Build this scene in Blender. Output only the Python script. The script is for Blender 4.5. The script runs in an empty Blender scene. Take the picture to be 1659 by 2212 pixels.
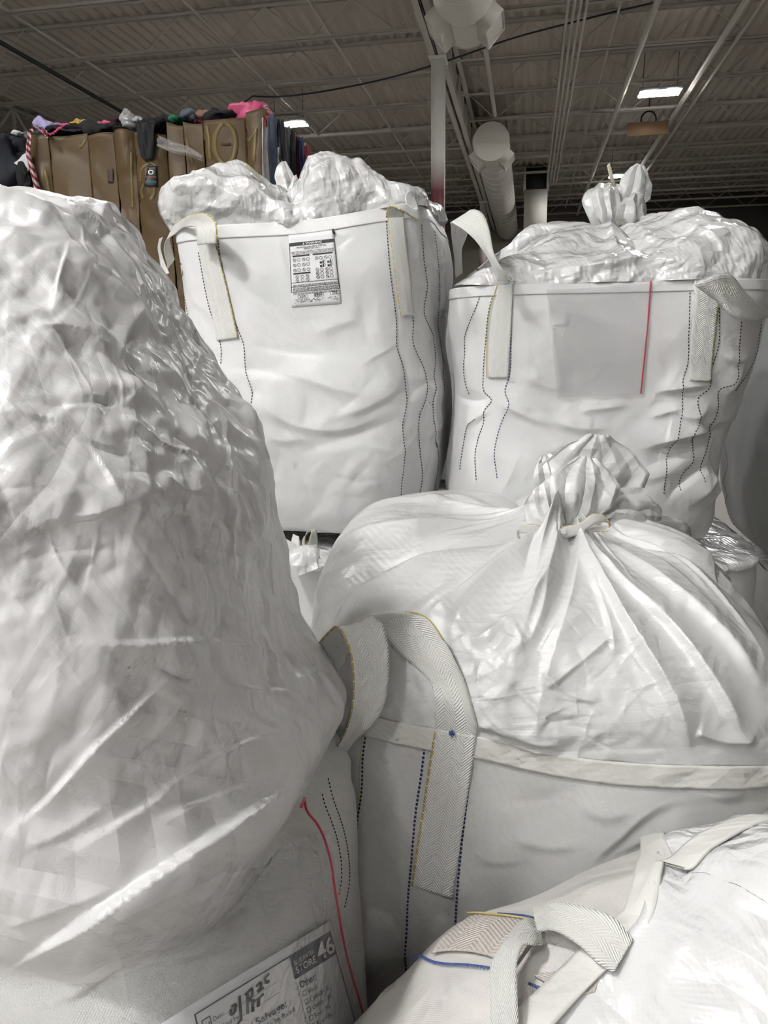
import bpy, math, random
import numpy as np
from mathutils import Matrix, Vector

# ------------------------------------------------------------------ camera
W_PX, H_PX, F_PX = 1659.0, 2212.0, 1640.0
EYE = 1.65
PITCH, ROLL = math.radians(12.3), math.radians(0.8)
YAW_B = math.radians(10.7)            # the hall's long axis lies this far to the right of the view
cp, sp_, cr, sr = math.cos(PITCH), math.sin(PITCH), math.cos(ROLL), math.sin(ROLL)
FWD = np.array([0, cp, -sp_]); _up = np.array([0, sp_, cp]); _rt = np.array([1.0, 0, 0])
UP = _up * cr + _rt * sr
RT = _rt * cr - _up * sr
CAM = np.array([0, 0, EYE])
scene = bpy.context.scene
cam_data = bpy.data.cameras.new('camera'); cam = bpy.data.objects.new('camera', cam_data)
scene.collection.objects.link(cam)
cam_data.sensor_fit = 'VERTICAL'; cam_data.sensor_height = 24.0; cam_data.lens = 24.0 * F_PX / H_PX
cam_data.clip_start = 0.05; cam_data.clip_end = 200
M = Matrix.Identity(4)
for r in range(3):
    M[r][0], M[r][1], M[r][2], M[r][3] = RT[r], UP[r], -FWD[r], CAM[r]
cam.matrix_world = M
scene.camera = cam
# ------------------------------------------------------------------ world, exposure
world = bpy.data.worlds.new('world'); scene.world = world; world.use_nodes = True
world.node_tree.nodes['Background'].inputs[0].default_value = (0.55, 0.6, 0.7, 1)
world.node_tree.nodes['Background'].inputs[1].default_value = 0.02
vs = scene.view_settings
vs.view_transform = 'Standard'; vs.look = 'None'; vs.gamma = 1.0; vs.use_curve_mapping = False
vs.exposure = 0.72
scene.cycles.use_adaptive_sampling = True; scene.cycles.adaptive_threshold = 0.13; scene.cycles.adaptive_min_samples = 12
scene.cycles.max_bounces = 5; scene.cycles.diffuse_bounces = 3; scene.cycles.glossy_bounces = 2
scene.cycles.transmission_bounces = 4; scene.cycles.transparent_max_bounces = 8
scene.cycles.sample_clamp_indirect = 4.0
LAMP_STRENGTH = 165.0
# lamps of the hall: (u, v, strength factor) on the roof grid, plus fill lamps added behind the view
LAMPS = [(2.25, 15.95, .8), (2.42, 23.15, .8), (-4.95, 16.3, .6), (-4.9, 1.2, .8), (-3.0, -.9, 1.15), (-1.6, -3.2, .7), (-4.95, 8.9, .4), (-5.5, -4.5, .8), (2.3, -6.0, .25), (-4.2, -8.3, .8), (.6, -8.3, .3), (2.3, 8.8, .8)]

# ------------------------------------------------------------------ helpers
COL = scene.collection
def atY(px, py, Y):
    d = FWD * F_PX + RT * (px - W_PX / 2) - UP * (py - H_PX / 2)
    return CAM + d * (Y / d[1])
def proj(P):
    D = np.asarray(P, float) - CAM
    z = D @ FWD
    z = np.where(np.abs(z) < 1e-4, 1e-4, z)
    return np.stack([W_PX / 2 + F_PX * (D @ RT) / z, H_PX / 2 - F_PX * (D @ UP) / z], -1), z
def hall(u, v, z=0.0):
    c, s = math.cos(YAW_B), math.sin(YAW_B)
    return np.array([u * c + v * s, -u * s + v * c, z])
def to_hall(p):
    c, s = math.cos(YAW_B), math.sin(YAW_B)
    return p[0] * c - p[1] * s, p[0] * s + p[1] * c
def lerp(a, b, t): return a + (b - a) * t
def sstep(a, b, x):
    t = np.clip((x - a) / (b - a), 0, 1); return t * t * (3 - 2 * t)
def interp(xs, ys, q):
    """smooth (monotone-ish cubic) interpolation"""
    xs = np.asarray(xs, float); ys = np.asarray(ys, float); q = np.asarray(q, float)
    m = np.gradient(ys, xs, axis=0)
    i = np.clip(np.searchsorted(xs, q) - 1, 0, len(xs) - 2)
    h = xs[i + 1] - xs[i]; t = np.clip((q - xs[i]) / h, 0, 1)
    if ys.ndim > 1: t = t[:, None]; h = h[:, None]
    return ((2*t**3 - 3*t**2 + 1) * ys[i] + (t**3 - 2*t**2 + t) * h * m[i] + (-2*t**3 + 3*t**2) * ys[i+1] + (t**3 - t**2) * h * m[i+1])
def polycurve(pts, n):
    pts = np.asarray(pts, float)
    s = np.r_[0, np.cumsum(np.linalg.norm(np.diff(pts, axis=0), axis=1))]
    return interp(s, pts, np.linspace(0, s[-1], n))

def thing(name, label, cat, loc=(0, 0, 0), group=None, rz=0.0):
    o = bpy.data.objects.new(name, None); COL.objects.link(o)
    o.location = tuple(map(float, loc)); o.rotation_euler = (0, 0, rz)
    o.empty_display_size = 0.1
    o['label'] = label; o['category'] = cat
    if group: o['group'] = group
    return o
def tag(o, label, cat, group=None):
    o['label'] = label; o['category'] = cat
    if group: o['group'] = group
    return o
def root_of(o):
    while o.parent: o = o.parent
    return o
def mesh_obj(name, verts, faces, mat=None, parent=None, uv=None, smooth=True, loc=None, rz=0.0, local=False):
    """links ONE mesh object; verts are world coordinates unless local, the origin goes to the parent's base"""
    v = np.asarray(verts, float).reshape(-1, 3)
    if not local:
        if parent is not None: v = v - np.array(root_of(parent).location)
        elif loc is not None: v = v - np.asarray(loc, float)
    if not isinstance(faces, np.ndarray) and len({len(q) for q in faces}) == 1: faces = np.asarray(faces)
    f = faces
    me = bpy.data.meshes.new(name)
    if isinstance(f, np.ndarray):
        me.vertices.add(len(v)); me.vertices.foreach_set('co', v.ravel())
        k = f.shape[1]
        me.loops.add(f.size); me.loops.foreach_set('vertex_index', f.ravel().astype(np.int32))
        me.polygons.add(len(f)); me.polygons.foreach_set('loop_start', np.arange(0, f.size, k, dtype=np.int32))
        me.update(calc_edges=True)
        if uv is not None:
            ul = me.uv_layers.new(name='UVMap'); ul.data.foreach_set('uv', np.asarray(uv, float)[f.ravel()].ravel())
    else:
        me.from_pydata([tuple(p) for p in v], [], [list(map(int, q)) for q in faces])
    if smooth: me.polygons.foreach_set('use_smooth', np.ones(len(me.polygons), bool))
    me.validate(); me.update()
    if mat is not None: me.materials.append(mat)
    o = bpy.data.objects.new(name, me); COL.objects.link(o)
    if parent is not None: o.parent = parent
    else:
        if loc is not None: o.location = tuple(map(float, loc))
        o.rotation_euler = (0, 0, rz)
    return o
def grid_faces(nv, nu, closed):
    i, j = np.meshgrid(np.arange(nv - 1), np.arange(nu if closed else nu - 1), indexing='ij')
    j2 = (j + 1) % nu
    return np.stack([i * nu + j, i * nu + j2, (i + 1) * nu + j2, (i + 1) * nu + j], -1).reshape(-1, 4)
class MB:
    """collects boxes and tubes into one mesh"""
    def __init__(s): s.v = []; s.f = []
    def add(s, v, f):
        n = len(s.v); s.v += [tuple(p) for p in v]; s.f += [[n + i for i in q] for q in f]; return s
    def box(s, x0, x1, y0, y1, z0, z1):
        v = [(x, y, z) for z in (z0, z1) for y in (y0, y1) for x in (x0, x1)]
        return s.add(v, [(0, 2, 3, 1), (4, 5, 7, 6), (0, 1, 5, 4), (2, 6, 7, 3), (0, 4, 6, 2), (1, 3, 7, 5)])
    def tube(s, pts, r, n=8, cap=True):
        pts = np.asarray(pts, float); rr = np.broadcast_to(np.asarray(r, float), (len(pts),))
        t = np.gradient(pts, axis=0); t /= np.linalg.norm(t, axis=1)[:, None] + 1e-12
        a = np.array([0, 0, 1.0]) if abs(t[0][2]) < .9 else np.array([1.0, 0, 0])
        v = []
        for p, tt, q in zip(pts, t, rr):
            b = np.cross(tt, a); b /= np.linalg.norm(b); c = np.cross(b, tt)
            a = c
            for k in range(n):
                w = 2 * math.pi * k / n; v.append(p + q * (math.cos(w) * b + math.sin(w) * c))
        f = [(i * n + k, i * n + (k + 1) % n, (i + 1) * n + (k + 1) % n, (i + 1) * n + k) for i in range(len(pts) - 1) for k in range(n)]
        if cap: f += [tuple(range(n))[::-1], tuple((len(pts) - 1) * n + k for k in range(n))]
        return s.add(v, f)
    def obj(s, name, mat, parent=None, smooth=False, **k):
        return mesh_obj(name, s.v, s.f, mat, parent, smooth=smooth, **k)

# ------------------------------------------------------------------ materials
def mat_new(name):
    m = bpy.data.materials.new(name); m.use_nodes = True
    nt = m.node_tree; return m, nt, nt.nodes['Principled BSDF']
def N(nt, t, **k):
    n = nt.nodes.new(t)
    for a, b in k.items(): setattr(n, a, b)
    return n
def math_node(nt, op, a, b=None, c=None):
    n = N(nt, 'ShaderNodeMath', operation=op)
    for i, x in enumerate((a, b, c)):
        if x is None: continue
        if isinstance(x, (int, float)): n.inputs[i].default_value = x
        else: nt.links.new(x, n.inputs[i])
    return n.outputs[0]
def plain(name, col, rough=.6, metal=0.0, noise=0.0, nscale=8.0, spec=.5):
    m, nt, b = mat_new(name)
    b.inputs['Base Color'].default_value = (*col, 1); b.inputs['Roughness'].default_value = rough
    b.inputs['Metallic'].default_value = metal; b.inputs['Specular IOR Level'].default_value = spec
    if noise:
        tc = N(nt, 'ShaderNodeTexCoord'); nz = N(nt, 'ShaderNodeTexNoise'); nz.inputs['Scale'].default_value = nscale; nz.inputs['Detail'].default_value = 4
        nt.links.new(tc.outputs['Object'], nz.inputs['Vector'])
        rp = N(nt, 'ShaderNodeMapRange'); rp.inputs[3].default_value = 1 - noise; rp.inputs[4].default_value = 1 + noise
        nt.links.new(nz.outputs['Fac'], rp.inputs[0])
        mx = N(nt, 'ShaderNodeMix', data_type='RGBA', blend_type='MULTIPLY'); mx.inputs[0].default_value = 1
        mx.inputs[6].default_value = (*col, 1); nt.links.new(rp.outputs[0], mx.inputs[7]); nt.links.new(mx.outputs[2], b.inputs['Base Color'])
    return m
def emit(name, col, s):
    m, nt, b = mat_new(name)
    b.inputs['Base Color'].default_value = (1, 1, 1, 1)
    b.inputs['Emission Color'].default_value = (*col, 1); b.inputs['Emission Strength'].default_value = s
    return m
def fabric(name, col=(.8, .8, .785), rough=.42, crinkle=.5, cscale=9.0, weave=.15, wp=.0045, fine=.3, translucent=.12, streak=0.0, spec=.5, coat=0.0):
    """woven polypropylene: crinkled, faintly woven, a little translucent"""
    m, nt, b = mat_new(name); L = nt.links.new
    b.inputs['Roughness'].default_value = rough; b.inputs['Specular IOR Level'].default_value = spec
    b.inputs['Coat Weight'].default_value = coat; b.inputs['Coat Roughness'].default_value = .13
    tc = N(nt, 'ShaderNodeTexCoord')
    nz = N(nt, 'ShaderNodeTexNoise'); nz.inputs['Scale'].default_value = 4; nz.inputs['Detail'].default_value = 1
    L(tc.outputs['Object'], nz.inputs['Vector'])
    add = N(nt, 'ShaderNodeMix', data_type='RGBA', blend_type='LINEAR_LIGHT'); add.inputs[0].default_value = .03
    L(tc.outputs['Object'], add.inputs[6]); L(nz.outputs['Color'], add.inputs[7])
    prev = None
    def bump(h, strength, dist):
        nonlocal prev
        bn = N(nt, 'ShaderNodeBump'); bn.inputs['Strength'].default_value = strength; bn.inputs['Distance'].default_value = dist
        L(h, bn.inputs['Height'])
        if prev is not None: L(prev, bn.inputs['Normal'])
        prev = bn.outputs[0]
    if crinkle > 0:
        # the film is broken into small flat facets: straight zigzag folds in many directions, each in its own patches
        rg = np.random.default_rng(int(cscale * 10) + len(name)); tot = None
        for k, (sc, amp) in enumerate(((cscale, 1.0), (cscale, 1.0), (cscale * 1.7, 1.0), (cscale * 2.3, 1.0), (cscale * 3.5, .9), (cscale * 5, .8), (cscale * 7, .7))):
            d = rg.normal(size=3); d /= np.linalg.norm(d)
            dt = N(nt, 'ShaderNodeVectorMath', operation='DOT_PRODUCT'); L(add.outputs[2], dt.inputs[0]); dt.inputs[1].default_value = tuple(d * sc * 2)
            pp = math_node(nt, 'PINGPONG', dt.outputs['Value'], 1.0)
            if k in (0, 2, 4):
                pn = N(nt, 'ShaderNodeTexNoise'); pn.inputs['Scale'].default_value = sc * .5; pn.inputs['Detail'].default_value = 0; L(tc.outputs['Object'], pn.inputs['Vector'])
                pc = N(nt, 'ShaderNodeSeparateColor'); L(pn.outputs['Color'], pc.inputs[0])
            pm = N(nt, 'ShaderNodeMapRange'); pm.inputs[1].default_value = .46; pm.inputs[2].default_value = .64; pm.inputs[3].default_value = .04; pm.inputs[4].default_value = 1
            L(pc.outputs[(k + (k > 3)) % 2 + (k == 6)], pm.inputs[0])
            h = math_node(nt, 'MULTIPLY', math_node(nt, 'MULTIPLY', pp, pm.outputs[0]), crinkle * amp / (sc * 2))
            tot = h if tot is None else math_node(nt, 'ADD', tot, h)
        bump(tot, 1.0, 1.0)
    if fine > 0:
        fn = N(nt, 'ShaderNodeTexNoise'); fn.inputs['Scale'].default_value = 70; fn.inputs['Detail'].default_value = 3
        L(tc.outputs['Object'], fn.inputs['Vector']); bump(fn.outputs['Fac'], fine, .004)
    if weave > 0:
        sx = N(nt, 'ShaderNodeSeparateXYZ'); L(tc.outputs['UV'], sx.inputs[0])
        k = 2 * math.pi / wp
        a = math_node(nt, 'SINE', math_node(nt, 'MULTIPLY', sx.outputs[0], k)); c = math_node(nt, 'SINE', math_node(nt, 'MULTIPLY', sx.outputs[1], k))
        bump(math_node(nt, 'MULTIPLY', a, c), weave, .0012)
    if prev is not None: L(prev, b.inputs['Normal']); L(prev, b.inputs['Coat Normal'])
    # slight cloudiness of the cloth, and tape streaks of the weave
    cn = N(nt, 'ShaderNodeTexNoise'); cn.inputs['Scale'].default_value = 3.0; cn.inputs['Detail'].default_value = 4
    L(tc.outputs['Object'], cn.inputs['Vector'])
    mr = N(nt, 'ShaderNodeMapRange'); mr.inputs[1].default_value = .3; mr.inputs[2].default_value = .7; mr.inputs[3].default_value = .93; mr.inputs[4].default_value = 1.03
    L(cn.outputs['Fac'], mr.inputs[0]); fac = mr.outputs[0]
    if streak:
        mp = N(nt, 'ShaderNodeMapping'); mp.inputs['Scale'].default_value = (90, 1.5, 1); L(tc.outputs['UV'], mp.inputs[0])
        s2 = N(nt, 'ShaderNodeTexNoise'); s2.inputs['Scale'].default_value = 1; s2.inputs['Detail'].default_value = 2; L(mp.outputs[0], s2.inputs['Vector'])
        m2 = N(nt, 'ShaderNodeMapRange'); m2.inputs[3].default_value = 1 - streak; m2.inputs[4].default_value = 1 + streak; L(s2.outputs['Fac'], m2.inputs[0])
        fac = math_node(nt, 'MULTIPLY', fac, m2.outputs[0])
    mx = N(nt, 'ShaderNodeMix', data_type='RGBA', blend_type='MULTIPLY'); mx.inputs[0].default_value = 1
    mx.inputs[6].default_value = (*col, 1); L(fac, mx.inputs[7]); L(mx.outputs[2], b.inputs['Base Color'])
    if translucent > 0:
        tr = N(nt, 'ShaderNodeBsdfTranslucent'); tr.inputs[0].default_value = (*col, 1)
        if prev is not None: L(prev, tr.inputs['Normal'])
        ms = N(nt, 'ShaderNodeMixShader'); ms.inputs[0].default_value = translucent
        out = nt.nodes['Material Output']
        L(b.outputs[0], ms.inputs[1]); L(tr.outputs[0], ms.inputs[2]); L(ms.outputs[0], out.inputs[0])
    return m
def webbing(name, col=(.84, .835, .80), yellow=True, rough=.6):
    """lifting strap: herringbone weave, yellow tracer thread along one edge; uv x runs across 0..1, y along in metres"""
    m, nt, b = mat_new(name); L = nt.links.new
    b.inputs['Roughness'].default_value = rough
    tc = N(nt, 'ShaderNodeTexCoord'); sx = N(nt, 'ShaderNodeSeparateXYZ'); L(tc.outputs['UV'], sx.inputs[0])
    a = math_node(nt, 'ABSOLUTE', math_node(nt, 'SUBTRACT', math_node(nt, 'FRACT', math_node(nt, 'MULTIPLY', sx.outputs[0], 2.0)), .5))
    ph = math_node(nt, 'ADD', math_node(nt, 'MULTIPLY', sx.outputs[1], 1 / .0065), math_node(nt, 'MULTIPLY', a, 7.0))
    s = math_node(nt, 'SINE', math_node(nt, 'MULTIPLY', ph, 6.2832))
    y = math_node(nt, 'SINE', math_node(nt, 'MULTIPLY', sx.outputs[0], 6.2832 * 16))
    h = math_node(nt, 'ADD', s, math_node(nt, 'MULTIPLY', y, .5))
    bn = N(nt, 'ShaderNodeBump'); bn.inputs['Strength'].default_value = .55; bn.inputs['Distance'].default_value = .0014
    L(h, bn.inputs['Height']); L(bn.outputs[0], b.inputs['Normal'])
    mr = N(nt, 'ShaderNodeMapRange'); mr.inputs[1].default_value = -1.5; mr.inputs[2].default_value = 1.5; mr.inputs[3].default_value = .86; mr.inputs[4].default_value = 1.06
    L(h, mr.inputs[0])
    mx = N(nt, 'ShaderNodeMix', data_type='RGBA', blend_type='MULTIPLY'); mx.inputs[0].default_value = 1; mx.inputs[6].default_value = (*col, 1); L(mr.outputs[0], mx.inputs[7])
    res = mx.outputs[2]
    if yellow:
        e = math_node(nt, 'LESS_THAN', sx.outputs[0], .05)
        dz = math_node(nt, 'GREATER_THAN', math_node(nt, 'FRACT', math_node(nt, 'MULTIPLY', sx.outputs[1], 1 / .02)), .18)
        e = math_node(nt, 'MULTIPLY', e, dz)
        m2 = N(nt, 'ShaderNodeMix', data_type='RGBA'); L(e, m2.inputs[0]); L(res, m2.inputs[6]); m2.inputs[7].default_value = (.60, .49, .17, 1); res = m2.outputs[2]
    L(res, b.inputs['Base Color'])
    return m
def clear_film(name, milk=.25, rough=.12, refl=.32):
    m, nt, b = mat_new(name); L = nt.links.new
    b.inputs['Base Color'].default_value = (.8, .8, .82, 1); b.inputs['Roughness'].default_value = rough
    tc = N(nt, 'ShaderNodeTexCoord'); nz = N(nt, 'ShaderNodeTexNoise'); nz.inputs['Scale'].default_value = 12; nz.inputs['Detail'].default_value = 5
    vo = N(nt, 'ShaderNodeTexVoronoi', feature='DISTANCE_TO_EDGE'); vo.inputs['Scale'].default_value = 22
    L(tc.outputs['Object'], nz.inputs['Vector'])
    add = N(nt, 'ShaderNodeMix', data_type='RGBA', blend_type='LINEAR_LIGHT'); add.inputs[0].default_value = .06
    L(tc.outputs['Object'], add.inputs[6]); L(nz.outputs['Color'], add.inputs[7]); L(add.outputs[2], vo.inputs['Vector'])
    bn = N(nt, 'ShaderNodeBump'); bn.inputs['Strength'].default_value = .6; bn.inputs['Distance'].default_value = .012; L(vo.outputs['Distance'], bn.inputs['Height'])
    b2 = N(nt, 'ShaderNodeBump'); b2.inputs['Strength'].default_value = .5; b2.inputs['Distance'].default_value = .02; L(nz.outputs['Fac'], b2.inputs['Height']); L(bn.outputs[0], b2.inputs['Normal'])
    L(b2.outputs[0], b.inputs['Normal'])
    tr = N(nt, 'ShaderNodeBsdfTransparent'); tr.inputs[0].default_value = (.97, .97, .97, 1)
    gl = N(nt, 'ShaderNodeBsdfGlossy'); gl.inputs['Roughness'].default_value = rough; L(b2.outputs[0], gl.inputs['Normal'])
    fr = N(nt, 'ShaderNodeFresnel'); fr.inputs[0].default_value = 1.45; L(b2.outputs[0], fr.inputs['Normal']); fr_o = math_node(nt, 'MINIMUM', fr.outputs[0], refl)
    m1 = N(nt, 'ShaderNodeMixShader'); L(fr_o, m1.inputs[0]); L(tr.outputs[0], m1.inputs[1]); L(gl.outputs[0], m1.inputs[2])
    df = N(nt, 'ShaderNodeBsdfDiffuse'); df.inputs[0].default_value = (.8, .8, .82, 1)
    m2 = N(nt, 'ShaderNodeMixShader'); m2.inputs[0].default_value = milk; L(m1.outputs[0], m2.inputs[1]); L(df.outputs[0], m2.inputs[2])
    L(m2.outputs[0], nt.nodes['Material Output'].inputs[0])
    return m

# ------------------------------------------------------------------ the hall
DECK_Z = 6.85
ALPHA = -YAW_B
M_deck = plain('deck_paint', (.52, .47, .405), .7, noise=.12, nscale=1.2)
M_steel = plain('steel_paint', (.60, .565, .505), .6, noise=.08, nscale=2)
M_duct = plain('duct_paint', (.74, .71, .645), .5, noise=.05, nscale=2)
M_wall = plain('wall_paint', (.34, .31, .28), .8, noise=.1, nscale=.7)
M_block = plain('block_wall', (.62, .57, .48), .85, noise=.15, nscale=1.5)
M_floor = plain('concrete', (.45, .43, .40), .7, noise=.2, nscale=.9)
M_black = plain('black', (.012, .012, .013), .6)
M_dark = plain('dark_cable', (.02, .02, .025), .5)
U0, U1, V0, V1 = -19.0, 9.6, -9.0, 30.7
def struct(o): o['kind'] = 'structure'; return o
def hall_mesh(mb, name, mat, u=0.0, v=0.0, z=0.0, smooth=False, parent=None):
    if parent is not None: return mesh_obj(name, mb.v, mb.f, mat, parent, smooth=smooth, local=True)
    o = mesh_obj(name, mb.v, mb.f, mat, None, smooth=smooth, local=True)
    o.location = tuple(map(float, hall(u, v, z))); o.rotation_euler = (0, 0, ALPHA); return o
struct(hall_mesh(MB().box(U0, U1, V0, V1, -.15, 0), 'floor', M_floor))
# corrugated roof deck: ribs run along the hall
P = .205; us = []; zs = []
x = U0
while x < U1:
    us += [x, x + .075, x + .105, x + .175]; zs += [0.055, 0.055, 0.0, 0.0]; x += P
us = np.array(us); zs = np.array(zs)
vv = np.linspace(V0, V1, 7)
G = np.stack([np.broadcast_to(us, (7, len(us))), np.broadcast_to(vv[:, None], (7, len(us))), np.broadcast_to(DECK_Z + zs, (7, len(us)))], -1)
G2 = G.copy(); G2[..., 2] = DECK_Z + .2
nv_, nu_ = G.shape[:2]
o = mesh_obj('ceiling', np.concatenate([G.reshape(-1, 3), G2.reshape(-1, 3)]), np.concatenate([grid_faces(nv_, nu_, False), grid_faces(nv_, nu_, False)[:, ::-1] + nv_ * nu_]), M_deck, smooth=False, local=True)
o.rotation_euler = (0, 0, ALPHA); struct(o)
struct(hall_mesh(MB().box(U0 - .2, U1 + .2, V1, V1 + .2, 0, DECK_Z + .2), 'wall_far', M_wall))
struct(hall_mesh(MB().box(U0 - .2, U0, V0, V1, 0, DECK_Z + .2), 'wall_left', M_wall))
struct(hall_mesh(MB().box(U1, U1 + .2, V0, V1, 0, DECK_Z + .2), 'wall_right', M_wall))
struct(hall_mesh(MB().box(U0 - .2, U1 + .2, V0 - .2, V0, 0, DECK_Z + .2), 'wall_near', plain('white_wall', (.7, .69, .66), .8)))
# lighter masonry band of the far wall seen under the roof beside the duct
GU = -1.45                                   # girder / column line
struct(hall_mesh(MB().box(-4.5, 2.6, V1 - .06, V1 - .002, 0, 5.9), 'trim_1', M_block))
# open-web roof joists, one object each
def joist(u0, u1, v, name='roof_joist', lift=0.0):
    mb = MB(); zt = DECK_Z - .002; zb = DECK_Z - .56
    for du in (-.045, .012):
        mb.box(u0, u1, du, du + .033, zt - .012, zt); mb.box(u0, u1, du, du + .033, zb, zb + .012)
    mb.box(u0, u1, -.045, -.037, zt - .055, zt); mb.box(u0, u1, .037, .045, zt - .055, zt)
    mb.box(u0 + .55, u1 - .55, -.045, -.037, zb, zb + .05); mb.box(u0 + .55, u1 - .55, .037, .045, zb, zb + .05)
    step = .62; n = int((u1 - u0 - 1.1) / step); n -= n % 2; a = u0 + .55; st = (u1 - u0 - 1.1) / n
    for k in range(n):
        z0, z1 = (zb + .02, zt - .03) if k % 2 == 0 else (zt - .03, zb + .02)
        mb.tube([(a + k * st, 0, z0), (a + (k + 1) * st, 0, z1)], .011, 5)
    mb.tube([(u0 + .02, 0, zt - .04), (u0 + .56, 0, zb + .02)], .013, 5); mb.tube([(u1 - .02, 0, zt - .04), (u1 - .56, 0, zb + .02)], .013, 5)
    return struct(hall_mesh(mb, name, M_steel, 0, v))
GL, GR = -11.0, 9.4
for k in range(13):
    joist(GU + .08, GR - .1, 8.6 + 1.8 * k); joist(GL + .08, GU - .08, 9.0 + 1.8 * k)
    if 3 < k < 9: joist(U0 + .05, GL - .08, 9.0 + 1.8 * k)
# joist girders along the hall
def girder(u, name):
    mb = MB(); zt, zb = DECK_Z - .07, DECK_Z - .98
    for z0 in (zt - .09, zb):
        mb.box(-.11, -.01, V0 + .1, V1 - .1, z0, z0 + .012); mb.box(.01, .11, V0 + .1, V1 - .1, z0, z0 + .012)
        mb.box(-.022, -.01, V0 + .1, V1 - .1, z0, z0 + .09); mb.box(.01, .022, V0 + .1, V1 - .1, z0, z0 + .09)
    y = V0 + .3; k = 0
    while y < V1 - 1.4:
        mb.box(-.028, .028, y - .028, y + .028, zb + .02, zt)
        z0, z1 = (zb + .02, zt - .02) if k % 2 == 0 else (zt - .02, zb + .02)
        mb.tube([(0, y, z0), (0, y + .915, z1)], .03, 6)
        y += .915; k += 1
    return struct(hall_mesh(mb, name, M_steel, u, 0))
girder(GU, 'beam_girder'); girder(GL, 'beam_girder')
# column with a red painted foot
m, nt, b = mat_new('column_paint'); b.inputs['Roughness'].default_value = .45
tc = N(nt, 'ShaderNodeTexCoord'); sx = N(nt, 'ShaderNodeSeparateXYZ'); nt.links.new(tc.outputs['Object'], sx.inputs[0])
mr = N(nt, 'ShaderNodeMapRange'); mr.inputs[1].default_value = 4.0; mr.inputs[2].default_value = 4.5; nt.links.new(sx.outputs[2], mr.inputs[0])
mx = N(nt, 'ShaderNodeMix', data_type='RGBA'); nt.links.new(mr.outputs[0], mx.inputs[0]); mx.inputs[6].default_value = (.16, .045, .05, 1); mx.inputs[7].default_value = (.72, .70, .66, 1)
nt.links.new(mx.outputs[2], b.inputs['Base Color']); M_col = m
def column(u, v):
    mb = MB(); mb.box(-.10, .10, -.10, .10, 0, DECK_Z - .98); mb.box(-.16, .16, -.16, .16, 0, .025); mb.box(-.13, .13, -.2, .2, DECK_Z - 1.0, DECK_Z - .97)
    mb.box(-.11, .11, -.11, .11, DECK_Z - .98, DECK_Z - .01)
    return struct(hall_mesh(mb, 'column', M_col, u, v))
column(GU, 12.6); column(GU, 24.6); column(GL, 16.9)
# round supply duct runs with angled outlet boxes
DU, DZ, DR = -.89, 5.87, .376
def duct(v0, v1, ends, label):
    t = thing('supply_duct', label, 'air duct', hall(DU, v0, DZ), 'round air ducts under the roof', ALPHA)
    Lg = v1 - v0; n = 36; mb = MB()
    ys = np.linspace(0, Lg, max(2, int(Lg / .6)))
    mb.tube([(0, y, 0) for y in ys], DR, n, cap=False)
    for y in ys[1:-1]: mb.tube([(0, y - .012, 0), (0, y + .012, 0)], DR + .012, n)
    hall_mesh(mb, 'duct_tube', M_duct, smooth=True, parent=t)
    for y in ends:
        yo = -.012 if y == 0 else Lg
        hall_mesh(MB().tube([(0, yo, 0), (0, yo + .012, 0)], DR + .014, n), 'end_cap', M_duct, parent=t)
        yc = .42 if y == 0 else Lg - .42
        for s in (-1, 1):
            w = 0.25; a = math.radians(48)
            ax = np.array([s * math.sin(a), 0, -math.cos(a)]); bx = np.array([math.cos(a), 0, s * math.sin(a)])
            V = []
            for dd in (.18, .52):
                for (p, q) in ((-1, -1), (1, -1), (1, 1), (-1, 1)):
                    V.append(ax * dd + bx * p * w * .62 + np.array([0, yc + q * .30, 0]))
            F = [(0, 1, 5, 4), (1, 2, 6, 5), (2, 3, 7, 6), (3, 0, 4, 7), (0, 3, 2, 1)]
            V2 = [v + ax * -.02 for v in V[4:]]
            ob = hall_mesh(MB().add(V, F), 'outlet_box', M_duct, parent=t)
            ob2 = hall_mesh(MB().add(V2, [(0, 1, 2, 3)]), 'grille', M_steel, parent=ob)
    for y in np.arange(1.2, Lg, 2.4):
        hall_mesh(MB().tube([(0, y, DR), (0, y, DECK_Z - DZ - .01)], .012, 6), 'hanger_rod', M_steel, parent=t)
    return t
duct(17.55, 30.3, [0], 'white round duct running away, flat round end cap facing the viewer')
duct(4.5, 11.15, [1], 'white round duct overhead, seen from below above the column top')
# hanging unit with a dark opening beside the far duct
t = thing('air_handler', 'grey box air unit with square black opening beside far round duct', 'air handler', hall(.1, 24.8, 0), None, ALPHA)
hall_mesh(MB().box(-.34, .34, -.3, .3, 5.1, 6.15), 'housing', M_duct, parent=t)
hall_mesh(MB().box(-.30, .30, -.3, .3, 6.15, 6.75), 'hood', M_black, parent=t)
hall_mesh(MB().box(-.38, -.30, -.34, .3, 6.15, DECK_Z - .01), 'frame_post', M_steel, parent=t)
hall_mesh(MB().box(.30, .38, -.34, .3, 6.15, DECK_Z - .01), 'frame_post', M_steel, parent=t)
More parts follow.
